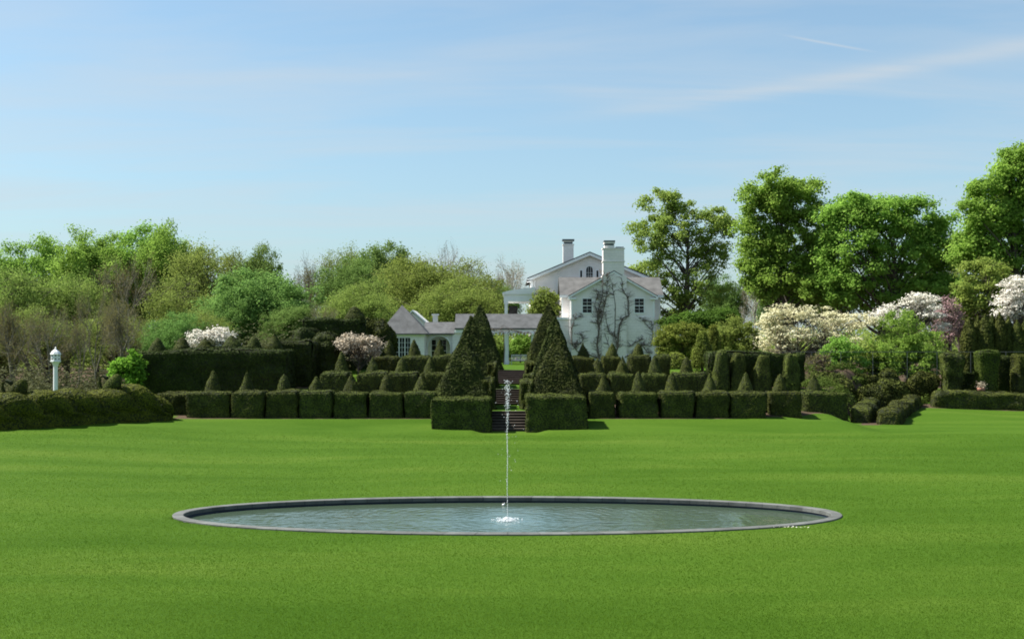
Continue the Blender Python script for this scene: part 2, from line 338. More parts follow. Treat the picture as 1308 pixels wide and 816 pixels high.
sl = np.maximum(sl, ss(79, 80, y_)*(1-ss(86, 88, y_))*ss(3.2, 3.8, np.abs(x_+.15))*(1-ss(24, 28, np.abs(x_))))
sl = np.maximum(sl, ss(30, 36, -x_-np.clip(80-y_, 0, 20)*.3)*ss(64, 70, y_))
sl = np.maximum(sl, ss(93, 104, y_)*ss(24, 30, x_))
sl = np.maximum(sl, ss(130, 150, y_))
sl = np.maximum(sl, ss(78.5, 80.5, y_)*ss(19.5, 21.5, x_)*(1-ss(-.5, 1.0, x_-(23.5+np.clip(y_-76, 0, 40)*.45))))
edge = np.interp(x_, [24, 30, 33, 60], [99, 86.3, 86.6, 84.6])
sl = np.maximum(sl, ss(-.5, .1, y_-edge)*(1-ss(2, 3, y_-edge))*(x_ > 24))
pth = np.interp(y_, [70, 73.5, 88], [22.0, 23.95, 31.3]); sl = np.maximum(sl, (1-ss(.55, 1.0, np.abs(x_-pth)))*ss(73, 74, y_)*(1-ss(89, 91, y_)))
a = g_ob.data.attributes.new('soil', 'FLOAT', 'POINT'); a.data.foreach_set('value', sl.astype(np.float32))

# grass blades over the near and middle lawn
def blades(n, y0, y1, h, seed):
    r = np.random.default_rng(seed)
    y = 1/(1/y1+(1/y0-1/y1)*r.random(n)); x = (r.random(n)-.5)*(1.06*y+12)
    k = ((x-PCX)/(PA+.34))**2+((y-PCY)/(PB+.34))**2 > 1
    x, y = x[k], y[k]; n = len(x); z = ground(x, y)
    an = r.uniform(0, 6.28, n); hh = h*r.uniform(.5, 1.2, n); ln = r.uniform(.2, 1.1, n)*hh; la = r.uniform(0, 6.28, n); ww = .00042*y*r.uniform(.6, 1.4, n)
    b0 = np.stack([x-np.cos(an)*ww, y-np.sin(an)*ww, z-.01], -1); b1 = np.stack([x+np.cos(an)*ww, y+np.sin(an)*ww, z-.01], -1)
    tp = np.stack([x+np.cos(la)*ln, y+np.sin(la)*ln, z+hh], -1)
    return np.stack([b0, b1, tp], 1).reshape(-1, 3), np.arange(n*3).reshape(-1, 3)
mb = MB(); mb.add(*blades(1000000, 18.5, 66, .022, 3))
gr = foliage('grass blades', (.062, .142, .008), (.108, .188, .019), .55, 0, 0, .5, .3)
tag(mb.build('lawn_grass', gr), 'short mown bright green lawn grass around the pool', 'grass', kind='stuff')

# ------------------------------------------------------------------ leaves and yew shapes
def unit(v): return v/(np.linalg.norm(v, axis=-1, keepdims=True)+1e-9)
def cards(C, nrm, size, asp, r, fold=.25):
    n = len(C); nrm = unit(nrm); t = unit(np.cross(nrm, r.normal(0, 1, (n, 3)))); v = np.cross(nrm, t)
    s = (size*r.uniform(.6, 1.35, n))[:, None]
    a = C-t*s*.5; b = C+v*s*.5*asp+nrm*s*fold*.5; c = C+t*s*.5; d = C-v*s*.5*asp+nrm*s*fold*.5
    return np.stack([a, d, c, b], 1).reshape(-1, 3), np.arange(n*4).reshape(-1, 4)
def quad_grid(fn, nu, nv, closed_u=False):
    u = np.linspace(0, 1, nu); v = np.linspace(0, 1, nv); uu, vv = np.meshgrid(u, v)
    V = fn(uu.ravel(), vv.ravel()); i, j = np.meshgrid(np.arange(nv-1), np.arange(nu-1), indexing='ij'); q = (i*nu+j).ravel()
    return V, np.stack([q, q+1, q+nu+1, q+nu], -1)
def round_box(w_, d_, h_, rad=.14, seg=.16):
    """block standing on z = 0, edges rounded"""
    Vs, Fs, n = [], [], 0; hw, hd = w_/2, d_/2
    faces = [((-hw, -hd, 0), (w_, 0, 0), (0, 0, h_)), ((hw, hd, 0), (-w_, 0, 0), (0, 0, h_)), ((-hw, hd, 0), (0, -d_, 0), (0, 0, h_)), ((hw, -hd, 0), (0, d_, 0), (0, 0, h_)), ((-hw, -hd, h_), (w_, 0, 0), (0, d_, 0))]
    for o, a, b in faces:
        o, a, b = map(np.array, (o, a, b)); nu = max(3, int(np.abs(a).max()/seg)); nv = max(3, int(np.abs(b).max()/seg))
        v, f = quad_grid(lambda u, q: o+u[:, None]*a+q[:, None]*b, nu+1, nv+1); Vs.append(v); Fs.append(f+n); n += len(v)
    V = np.concatenate(Vs); inn = np.stack([np.clip(V[:, 0], -hw+rad, hw-rad), np.clip(V[:, 1], -hd+rad, hd-rad), np.minimum(V[:, 2], h_-rad)], -1)
    dlt = V-inn; ln = np.linalg.norm(dlt, axis=1, keepdims=True); V = np.where(ln > 1e-6, inn+dlt/(ln+1e-9)*np.minimum(ln, rad), V)
    return V, np.concatenate(Fs)
def revolve_shape(prof, n=26, zs=.13):
    prof = np.asarray(prof, float); L_ = np.concatenate([[0], np.cumsum(np.hypot(*np.diff(prof, axis=0).T))]); m = max(5, int(L_[-1]/zs))
    s = np.linspace(0, L_[-1], m); rr = np.interp(s, L_, prof[:, 0]); zz = np.interp(s, L_, prof[:, 1])
    def fn(u, v):
        k = np.clip((v*(m-1)).round().astype(int), 0, m-1); return np.stack([rr[k]*np.cos(u*6.2832), rr[k]*np.sin(u*6.2832), zz[k]], -1)
    return quad_grid(fn, n+1, m)
def pyramid_shape(hb, H, bulge=.0, seg=.2):
    Vs, Fs, n = [], [], 0; m = int(H/seg)
    for k in range(4):
        c, s = math.cos(k*math.pi/2), math.sin(k*math.pi/2)
        def fn(u, v):
            r_ = hb*(1-v)**.93*(1+bulge*np.sin(v*3.14))+.05; x = (u*2-1)*r_; y = -r_; x2 = np.clip(x, -r_*.93, r_*.93); y = y+np.maximum(np.abs(x)-r_*.9, 0)*.6
            return np.stack([x*c-y*s, x*s+y*c, v*H], -1)
        v, f = quad_grid(fn, int(hb*2/seg)+2, m); Vs.append(v); Fs.append(f+n); n += len(v)
    return np.concatenate(Vs), np.concatenate(Fs)
def clipped(V, Fq, seed, lump=.05, dens=300, leaf=.085, lump_s=.45, mi_core=1, stray=.0, rag=0):
    """a clipped shrub: an uneven inner surface and thousands of small needles sprays standing out of it"""
    r = np.random.default_rng(seed); a, b, c, d = (V[Fq[:, k]] for k in range(4))
    fn = np.cross(c-a, d-b); ar = np.linalg.norm(fn, axis=1)/2; fn = unit(fn)
    vn = np.zeros_like(V)
    for k in range(4): np.add.at(vn, Fq[:, k], fn)
    vn = unit(vn); big = Wave(seed, lump_s*2.2); sm = Wave(seed+1, lump_s*.5)
    V2 = V+vn*(lump*big(V)+lump*.55*sm(V))[:, None]
    out = MB().add(V2-vn*.03, Fq, mi_core)
    a, b, c, d = (V2[Fq[:, k]] for k in range(4)); n = int(ar.sum()*dens); k = r.choice(len(Fq), n, p=ar/ar.sum())
    u, v = r.random(n)[:, None], r.random(n)[:, None]
    p = (a[k]*(1-u)+b[k]*u)*(1-v)+(d[k]*(1-u)+c[k]*u)*v
    nn = unit(fn[k]+r.normal(0, .24+rag, (n, 3))); t = unit(np.cross(nn, r.normal(0, 1, (n, 3)))); q = np.cross(nn, t); s = (leaf*r.uniform(.55, 1.3, n)*(1+stray*(r.random(n) > .96)*2))[:, None]
    p = p+fn[k]*r.uniform(-.02, .015+rag*.35, (n, 1)); tri = np.stack([p-t*s*.5-q*s*.35, p+t*s*.5-q*s*.35, p+q*s*.75], 1).reshape(-1, 3)
    return out.add(tri, np.arange(n*3).reshape(-1, 3), 0)
YEW = [M['yew'], M['yew_core']]
def ord_(n): return ['first', 'second', 'third', 'fourth', 'fifth', 'sixth', 'seventh', 'eighth', 'ninth', 'tenth', 'eleventh', 'twelfth'][n]

# unit meshes shared by the copies
BW, BD, BH = 2.2, 1.7, 1.9
block_me = [clipped(*round_box(BW, BD, BH, .2), 40+k, .06, 380, .075).mesh('hedge_block', YEW, False) for k in range(6)]
CH, CR = 2.38, .74
def cone_prof(k): return [(CR*1.0, 0), (CR*.96, .35), (CR*.80, .9), (CR*.58, 1.45), (CR*.33, 1.95), (CR*.10, 2.32), (.01, CH)]
cone_me = [clipped(*revolve_shape(cone_prof(k)), 60+k, .04, 420, .07).mesh('topiary_cone', YEW, False) for k in range(3)]
def mesh_thing(name, me, loc, scale, rz, label, cat, group):
    o = bpy.data.objects.new(name, me); COL.objects.link(o); o.location = loc; o.scale = scale; o.rotation_euler = (0, 0, rz); return tag(o, label, cat, group)

# rows: (front distance, base z, top pixel row, group, [(x0, x1) pixels, outwards from the steps])
GB = 'clipped yew hedge blocks on the terraces'; GC = 'clipped yew cones on the terraces'
rows = [
 ('lowest', 71.0, 501, 'left',  [(516,559),(471,515),(426,469),(381,424),(338.5,379.5),(294.5,337),(236,293)]),
 ('lowest', 71.0, 501, 'right', [(752,786),(791,842),(845,887),(890,932),(934,980),(983,1026),(1028,1084)]),
 ('middle', 77.0, 476.5, 'left',  [(543,575),(495,535),(455,494),(408,446)]),
 ('middle', 77.0, 477, 'right', [(741,776),(779,811),(821,854),(861,902)]),
 ('upper', 86.5, 455.3, 'left',  [(552,581),(512,549),(478,510)]),
 ('upper', 86.5, 455.3, 'right', [(731,761),(769.5,794),(805,831),(837,856)]),
]
kk = 0
for tier, d, top, side, spans in rows:
    for n_, (a, b) in enumerate(spans):
        dd = d
        if tier == 'lowest' and side == 'right' and n_ >= 5: dd = d+(1.3, 4.2)[n_-5]
        if tier == 'lowest' and side == 'left' and n_ == 6: dd = d+.2
        x0, x1 = X(a, dd), X(b, dd); zt = Z(top+random.uniform(-.8, .8), dd); cy = dd+BD/2
        zb = float(ground((x0+x1)/2, dd+.2))-.08
        if tier == 'lowest' and side == 'right' and n_ >= 5: zb = min(zb, float(ground(x1, dd+.2))-.05)
        if tier != 'lowest': zb = min(zb, {'middle': 1.2, 'upper': 2.25}[tier])
        mesh_thing('hedge_block', block_me[kk % 6], ((x0+x1)/2, cy, zb), ((x1-x0)/BW, 1, (zt-zb)/BH), math.pi*(kk % 2)+random.uniform(-.045, .045),
                   f'dark clipped yew block in the {tier} hedge row, {ord_(n_)} {side} of the steps', 'hedge', GB); kk += 1
cones = [
 ('lowest', 73.6, 'left',  [(566,484),(539,476),(494,477),(448.5,476),(404,480.5),(363,478),(315.5,473),(272.5,473)]),
 ('lowest', 73.6, 'right', [(721,483.5),(771,476),(815.5,473),(858,475.5),(907,475.5),(952.5,475.5),(996.5,477.5),(1039,476)]),
 ('middle', 80.3, 'left',  [(550,455),(514,456),(476,454.5),(436.5,448.5)]),
 ('middle', 80.3, 'right', [(763,458),(795,454.5),(836,455),(876.5,456)]),
 ('upper', 90.2, 'left',  [(561.5,432.5),(529,433.5),(497,434.5)]),
 ('upper', 90.2, 'right', [(744.5,437.5),(782,438.5),(815.5,438.5)]),
]
for tier, d, side, pts in cones:
    for n_, (px, py) in enumerate(pts):
        dd = d+(3.9 if (side == 'right' and tier == 'lowest' and n_ == 7) else 0)
        zb = {'lowest': 1.2, 'middle': 2.28, 'upper': 3.36}[tier]; h_ = Z(py, dd)-zb; ww = random.uniform(.93, 1.08)*(1 if h_ > 2 else .75)
        mesh_thing('topiary_cone', cone_me[kk % 3], (X(px, dd), dd, zb), (ww, ww, h_/CH), random.uniform(0, 6), f'pointed yew cone rising behind the {tier} hedge row, {ord_(n_)} {side} of the steps', 'topiary', GC); kk += 1

# tall pyramids, nearest to farthest, both sides of the steps
pyr_me = [clipped(*pyramid_shape(1.6, 5.0), 80+k, .05, 430, .085, .5, stray=.3, rag=.1).mesh('topiary_pyramid', [M['yew_selfshade'], M['yew_core']], False) for k in range(2)]
for side, pts in (('left', [(592,429,72.9,1.3),(601.7,403,80.6,1.32),(612.8,389,90.5,1.32)]), ('right', [(711.5,429,72.9,1.3),(708.5,403.5,80.6,1.32),(700.5,387.5,90.5,1.32)])):
    for n_, (px, py, d, sc) in enumerate(pts):
        zb = (1.2, 2.28, 3.36)[n_]; h_ = Z(py, d)-zb; s = (1.27, 1.22, 1.14)[n_]
        mesh_thing('topiary_pyramid', pyr_me[n_ % 2], (X(px, d), d, zb), (s, s, h_/5.0), R(4) if side == 'left' else R(-4), f'tall pointed yew pyramid {side} of the steps, {("nearest the lawn","between the near and far ones","farthest up the slope")[n_]}', 'topiary', 'tall yew pyramids flanking the steps')
mesh_thing('hedge_block', block_me[2], (X(222, 72.2), 73.6, .4), (50*72.2/F/BW, 1.6, (Z(499, 73)-.5)/BH), 0, 'dark yew block wedged between the wavy hedge and the lowest row', 'hedge', None)
# big blocks at the foot of the steps and the small ones beside the landings
for side, (a, b, top) in (('left', (549, 627, 509)), ('right', (672, 750, 506.5))):
    d = 67.2; me = clipped(*round_box(X(b, d)-X(a, d), 2.9, Z(top, d)-.0, .16), 90+len(side), .05, 320).mesh('large_hedge_block', YEW, False)
    mesh_thing('hedge_block', me, ((X(a, d)+X(b, d))/2, d+1.45, 0.02), (1, 1, 1), 0, f'big square clipped yew block on the lawn at the {side} foot of the steps', 'hedge', 'big yew blocks at the foot of the steps')
for side, sg in (('left', -1), ('right', 1)):
    for n_, (a, b, top, d, dp) in enumerate(([(615,632,483.5,71.5,4.2),(622,635,462.3,79,6),(626,636,447,89.5,2.2)] if sg < 0 else [(664,683,486,71.5,4.2),(668,683,477,76.3,2.2),(671,684,461,79.3,6),(674,687,451,89.5,2.2)])):
        x0, x1 = X(a, d), X(b, d); zb = float(ground(x0 if sg < 0 else x1, d))-.1
        mesh_thing('hedge_block', block_me[n_ % 4], ((x0+x1)/2, d+dp/2, zb), ((x1-x0)/BW, dp/BD, (Z(top, d)-zb)/BH), 0, f'narrow yew hedge along the {side} side of the steps, {ord_(n_)} from the bottom', 'hedge', 'narrow yew hedges beside the grass landings')

# ------------------------------------------------------------------ pool
pool = empty('garden_pool', (PCX, PCY, 0), 'long oval garden pool with grey stone rim set into the lawn', 'pool')
an = np.linspace(0, 2*math.pi, 193)[:-1]
def ring(mb_, prof, mi=0):
    n = len(an); Vs = [np.stack([PCX+(PA+o)*np.cos(an), PCY+(PB+o)*np.sin(an), np.full(n, z)], -1) for o, z in prof]
    i = np.arange(len(prof)-1)[:, None]*n; j = np.arange(n)[None]; j2 = (j+1) % n
    mb_.add(np.concatenate(Vs), np.stack([i+j, i+j2, i+n+j2, i+n+j], -1).reshape(-1, 4), mi)
m = MB(); ring(m, [(-.03, -.08), (-.03, .035), (-.01, .05), (.30, .05), (.32, .035), (.32, -.35)][::-1]); m.build('coping', M['coping'], pool)
m = MB(); ring(m, [(0, -.02), (0, -1.5), (-3.9, -1.5)][::-1]); m.build('basin_wall', M['tile'], pool)
wm_, N, L, b = mat('pool water'); b.inputs['Roughness'].default_value = .04; b.inputs['IOR'].default_value = 1.33; b.inputs['Specular IOR Level'].default_value = .25
t = N.new('ShaderNodeTexCoord'); g = N.new('ShaderNodeNewGeometry')
sp = N.new('ShaderNodeVectorMath'); sp.operation = 'DISTANCE'; L.new(g.outputs['Position'], sp.inputs[0]); sp.inputs[1].default_value = (PCX, 35.3, -.2)
aer = ramp(noise(1.3, 4), [(.2, (0, 0, 0)), (.8, (1, 1, 1))])
r0 = N.new('ShaderNodeMapRange'); r0.inputs[1].default_value = 3.4; r0.inputs[2].default_value = .3; r0.inputs[3].default_value = 0; r0.inputs[4].default_value = 1; L.new(sp.outputs['Value'], r0.inputs[0])
mm = N.new('ShaderNodeMath'); mm.operation = 'POWER'; mm.inputs[1].default_value = 1.3; L.new(r0.outputs[0], mm.inputs[0])
deep = N.new('ShaderNodeRGB'); deep.outputs[0].default_value = (.042, .064, .042, 1); air = N.new('ShaderNodeRGB'); air.outputs[0].default_value = (.075, .125, .125, 1)
L.new(mixc(mm.outputs[0], deep.outputs[0], air.outputs[0]), b.inputs['Base Color'])
# ripples: rings round the jet, wind ripple elsewhere
wv = N.new('ShaderNodeTexWave'); wv.wave_type = 'RINGS'; wv.rings_direction = 'SPHERICAL'; wv.inputs['Scale'].default_value = .9; wv.inputs['Distortion'].default_value = 2.2; wv.inputs['Detail'].default_value = 2; wv.inputs['Detail Scale'].default_value = 1.6
mpw = N.new('ShaderNodeMapping'); mpw.inputs['Location'].default_value = (-PCX, -35.3, .2); L.new(g.outputs['Position'], mpw.inputs[0]); L.new(mpw.outputs[0], wv.inputs['Vector'])
mpn = N.new('ShaderNodeMapping'); mpn.inputs['Scale'].default_value = (1.0, 1.5, 1); L.new(g.outputs['Position'], mpn.inputs[0])
h1 = noise(2.6, 3, .5, mpn.outputs[0], .6); h2 = noise(.9, 2, .5, mpn.outputs[0], .3)
hs = N.new('ShaderNodeMath'); hs.operation = 'MULTIPLY_ADD'; hs.inputs[1].default_value = .16; L.new(wv.outputs['Fac'], hs.inputs[0])
h3 = N.new('ShaderNodeMath'); h3.operation = 'MULTIPLY_ADD'; h3.inputs[1].default_value = 1.2; L.new(h2, h3.inputs[0]); L.new(h1, h3.inputs[2]); L.new(h3.outputs[0], hs.inputs[2])
bp = N.new('ShaderNodeBump'); bp.inputs['Strength'].default_value = .26; bp.inputs['Distance'].default_value = .05; L.new(hs.outputs[0], bp.inputs['Height']); L.new(bp.outputs[0], b.inputs['Normal'])
n = len(an); m = MB()
m.add(np.concatenate([[(PCX, PCY, -.15)], np.stack([PCX+(PA-.002)*np.cos(an), PCY+(PB-.002)*np.sin(an), np.full(n, -.15)], -1)]), [(0, 1+k, 1+(k+1) % n) for k in range(n)])
structure(m.build('water', wm_))
# a small white skimmer float by the far wall
sk = MB(); c = P(643, 633.5, 38.6); c[2] = -.15; sk.lathe([(0, .01), (.045, .01), (.05, .03), (.03, .055), (.0, .06)], c, 12); sk.lathe([(0, .04), (.014, .05), (.014, .09), (0, .10)], c+np.array((.04, 0, 0)), 8)
tag(sk.build('pool_float', M['trim'], None, True), 'tiny white float on the water at the far pool wall', 'float')

# fountain jet
jet = empty('fountain_jet', (PCX, 35.3, -.15), 'thin white water jet shooting up from the middle of the pool', 'fountain')
r = np.random.default_rng(5)
ico = bpy.data.meshes.new('t'); import bmesh
bm = bmesh.new(); bmesh.ops.create_icosphere(bm, subdivisions=1, radius=1); IV = np.array([v.co[:] for v in bm.verts]); IF = np.array([[v.index for v in f.verts] for f in bm.faces]); bm.free()
IV = unit(IV)
def drops(C, S, stretch):
    n = len(C); V = C[:, None]+IV[None]*np.stack([S, S, S*stretch], -1)[:, None]
    return V.reshape(-1, 3), (IF[None]+np.arange(n)[:, None, None]*len(IV)).reshape(-1, 3)
JH = Z(485, 35.3)+.2
n = 900; hh = r.random(n)**.9*JH*.985; fr = hh/JH
sx = .004+.008*fr+.055*np.clip((fr-.55)/.45, 0, 1)**1.5
C = np.stack([PCX+r.normal(0, 1, n)*sx+.006*np.sin(hh*4), 35.3+r.normal(0, 1, n)*sx, -.15+hh], -1)
m = MB(); m.add(*drops(C, r.uniform(.004, .008, n)*(1+.7*np.clip((fr-.6)*2.5, 0, 1)), r.uniform(1.2, 2.6, n)))
n = 40; hh = JH*r.uniform(.25, 1.0, n); C = np.stack([PCX+r.normal(0, .16, n), 35.3+r.normal(0, .16, n), -.15+hh], -1); m.add(*drops(C, r.uniform(.006, .014, n), r.uniform(1, 1.6, n)))
m.build('spray', M['droplet'], jet, True)['kind'] = 'stuff'
m = MB(); n = 300; rad = np.abs(r.normal(0, .2, n)); aa = r.uniform(0, 6.28, n); C = np.stack([PCX+rad*np.cos(aa), 35.3+rad*np.sin(aa), -.14+np.abs(r.normal(0, .05, n))*np.exp(-rad*3)], -1)
m.add(*drops(C, r.uniform(.008, .028, n), r.uniform(.5, 1.4, n))); m.build('splash', M['droplet'], jet, True)['kind'] = 'stuff'
m = MB(); m.tube([(PCX, 35.3, -1.5), (PCX, 35.3, -.24)], .03, 8); m.build('nozzle', M['metal'], jet)
# white petals lying on the grass by the right end of the pool
n = 20; c = P(1011, 668.5, 32.9); C = np.stack([c[0]+r.normal(0, .22, n), c[1]+r.normal(0, .12, n), np.zeros(n)], -1); C[:, 2] = ground(C[:, 0], C[:, 1])+.045
m = MB(); m.add(*cards(C, np.tile((0, 0, 1.), (n, 1))+r.normal(0, .3, (n, 3)), .06, .7, r)); tag(m.build('fallen_petals', M['white_flower']), 'scatter of white petals on grass near the pool rim', 'petals', kind='stuff')

# ------------------------------------------------------------------ steps: three flights with grass landings between
SX0, SX1 = -1.95, 1.65
for n_, (y0, y1, z0, z1) in enumerate([(67.5, 70, .17, 1.26), (76, 78, 1.3, 2.33), (85.5, 89, 2.37, 3.4)]):
    root = empty('stone_steps', ((SX0+SX1)/2, y0, z0), f'dark brown flight of steps, {("lowest, rising from the lawn","middle, between two grass landings","highest, below the top lawn")[n_]}', 'steps', 'flights of steps in the terraced garden')
    k = 7; mr, mt = MB(), MB()
    for s in range(k):
        ya, za, zb = y0+(y1-y0)*s/k, z0+(z1-z0)*s/k, z0+(z1-z0)*(s+1)/k+.012
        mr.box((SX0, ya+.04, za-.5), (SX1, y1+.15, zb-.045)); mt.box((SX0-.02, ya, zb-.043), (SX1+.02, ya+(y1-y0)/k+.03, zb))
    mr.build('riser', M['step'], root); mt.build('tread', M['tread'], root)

# ------------------------------------------------------------------ white house
def gable_wall(mb_, x0, x1, xp, zb, ze, zp, y, th):
    mb_.poly_prism([(x0, y, zb), (x1, y, zb), (x1, y, ze), (xp, y, zp), (x0, y, ze)], (0, th, 0))
def slope(mb_, a, b, c, d, th):             # roof sheet: a,b eave; c,d ridge; thickness straight up
    mb_.poly_prism([a, b, c, d], (0, 0, th))
house = empty('white_house', (X(783, 124), 124, 3.4), 'white two storey country house with gables and two tall chimneys', 'house')
GZ = 3.2
# main block, gable end to the viewer
mx0, mx1, mxp, MY, MD = X(678, 130), X(829, 130), X(753, 130), 130.0, 15.0; mze, mzp = Z(355, 130), Z(323.5, 130)
m = MB(); gable_wall(m, mx0, mx1, mxp, GZ, mze-.1, mzp-.15, MY, MD); m.build('main_wall', M['clap'], house)
m = MB(); ov = .45
for x0, sgn in ((mx0, -1), (mx1, 1)):
    sl_ = (mzp-mze)/(abs(mxp-x0)); xe = x0+sgn*ov; zE = mze-sl_*ov
    slope(m, (xe, MY-.5, zE), (xe, MY+MD+.4, zE), (mxp, MY+MD+.4, mzp), (mxp, MY-.5, mzp), .16)
rf = m.build('main_roof', M['roof'], house)
m = MB()
for x0, sgn in ((mx0, -1), (mx1, 1)):
    sl_ = (mzp-mze)/(abs(mxp-x0)); xe = x0+sgn*(ov+.03); zE = mze-sl_*(ov+.03)
    m.poly_prism([(xe, MY-.53, zE-.30), (mxp, MY-.53, mzp-.30), (mxp, MY-.53, mzp+.02), (xe, MY-.53, zE+.02)], (0, .1, 0))
    m.box((xe, MY-.53, zE-.3), (x0+sgn*.02, MY+.4, zE-.08))
m.build('barge_board', M['trim'], house)
def chimney(px0, px1, d, dep, zb, tiers, capm=True):
    """tiers: list of (px0, px1, z0, z1)"""
    a = MB()
    for p0, p1, z0, z1, dy in tiers: a.box((X(p0, d), d+dy, z0), (X(p1, d), d+dep-dy, z1))
    o = a.build('chimney', M['stucco'], house); return o
c1_ = chimney(719, 733, 134, 1.1, 0, [(719.3, 732.7, 12, Z(313, 134), .05), (718.6, 733.4, Z(313, 134), Z(311.5, 134), 0), (720, 732, Z(309, 134), Z(307.5, 134), .1)])
a = MB(); a.box((X(720.5, 134), 134.1, Z(311.5, 134)), (X(731.5, 134), 135, Z(309, 134))); a.box((X(718.3, 134), 133.95, Z(307.5, 134)), (X(733.7, 134), 135.15, Z(305.5, 134))); a.build('chimney_cap', M['cap'], c1_)
cd = 121.15
c2_ = chimney(770, 798, cd, 1.5, 0, [(769, 800.5, GZ, Z(352, cd), .0), (770.5, 797.5, Z(352, cd), Z(334.5, cd), .06), (769.6, 798.4, Z(334.5, cd), Z(333.3, cd), .0), (770.5, 797.5, Z(333.3, cd), Z(318, cd), .06), (769.6, 798.4, Z(318, cd), Z(316.6, cd), .0), (772.5, 785, Z(316.6, cd), Z(313.4, cd), .15), (771.8, 785.7, Z(310.8, cd), Z(309, cd), .1)])
a = MB(); a.box((X(773, cd), cd+.2, Z(313.4, cd)), (X(784.5, cd), cd+1.3, Z(310.8, cd))); a.box((X(771.6, cd), cd+.08, Z(309, cd)), (X(785.9, cd), cd+1.42, Z(307, cd))); a.box((X(787, cd), cd+.2, Z(316.6, cd)), (X(797, cd), cd+1.3, Z(315, cd))); a.build('chimney_cap', M['cap'], c2_)
# wing with its ridge across, and the projecting front bay
wx0, wx1, WY = X(716, 124), X(847, 124), 124.0; wze, wzr = Z(377, 124), Z(355.7, 127)
m = MB(); m.box((wx0+.15, WY, GZ), (wx1-.3, WY+5.6, wze)); 
m.build('wing_wall', M['clap'], house)
m = MB()
slope(m, (wx0-.1, WY-.35, wze-.12), (wx1, WY-.35, wze-.12), (wx1, WY+2.9, wzr), (wx0-.1, WY+2.9, wzr), .14)
slope(m, (wx0-.1, WY+6.1, wze-.12), (wx0-.1, WY+2.9, wzr), (wx1, WY+2.9, wzr), (wx1, WY+6.1, wze-.12), .14)
m.build('wing_roof', M['roof_brown'], house)
m = MB()
for x in (wx0+.12, wx1-.32): m = MB(); m.poly_prism([(x, WY, wze-.02), (x, WY+5.6, wze-.02), (x, WY+2.9, wzr-.05)], (.2, 0, 0)); m.build('wing_gable', M['clap'], house)
m = MB(); m.box((wx0-.12, WY-.42, wze-.3), (wx1+.02, WY-.352, wze-.0)); m.build('eave_board', M['trim'], house)
bx0, bx1, BY = X(729.7, 121.5), X(836, 121.5), 121.5; bze, bzp, bxp = Z(377, 121.5), Z(347, 121.5), X(784, 121.5)
m = MB(); gable_wall(m, bx0, bx1, bxp, GZ, bze-.1, bzp-.12, BY, 2.6); m.build('bay_wall', M['clap'], house)
m = MB()
for x0, sgn in ((bx0, -1), (bx1, 1)):
    sl_ = (bzp-bze)/abs(bxp-x0); xe = x0+sgn*.35; zE = bze-sl_*.35
    slope(m, (xe, BY-.3, zE), (xe, BY+3.2, zE), (bxp, BY+5.4, bzp), (bxp, BY-.3, bzp), .13)
m.build('bay_roof', M['roof_brown'], house)
m = MB()
for x0, sgn in ((bx0, -1), (bx1, 1)):
    sl_ = (bzp-bze)/abs(bxp-x0); xe = x0+sgn*.37; zE = bze-sl_*.37
    m.poly_prism([(xe, BY-.33, zE-.17), (bxp, BY-.33, bzp-.17), (bxp, BY-.33, bzp+.02), (xe, BY-.33, zE+.02)], (0, .09, 0))
    m.box((xe, BY-.35, zE-.28), (x0-sgn*.5, BY-.02, zE-.1))
m.build('barge_board', M['trim'], house)
# stone lower storey band and corner boards
zB = Z(405, 121.4)
for xa, xb in ((bx0-.03, X(769, 121.4)), (X(800.5, 121.4), bx1+.03)): m = MB(); m.box((xa, BY-.06, GZ), (xb, BY, zB)); m.build('lower_wall', M['stucco'], house)
m = MB()
for x in (bx0-.03, bx1-.17): m = MB(); m.box((x, BY-.04, zB+.003), (x+.2, BY-.001, bze-.28)); m.build('corner_board', M['trim'], house)
m = MB(); m.box((wx0+.1, WY-.04, GZ), (wx0+.3, WY-.002, wze-.3)); m.build('corner_board', M['trim'], house)
m = MB(); m.box((mx0-.02, MY-.05, GZ), (mx0+.28, MY-.002, mze-.3)); m.build('corner_board', M['trim'], house)
m = MB(); m.tube([(bx0-.12, BY-.2, wze-.3), (bx0-.12, BY+.05, wze-.8), (bx0-.12, BY+.05, 3.4)], .05, 8); m.build('downpipe', M['trim'], house); m = MB(); m.tube([(mx0+.5, MY-.12, mze-.3), (mx0+.5, MY-.12, 3.4)], .06, 8); m.build('downpipe', M['trim'], house)
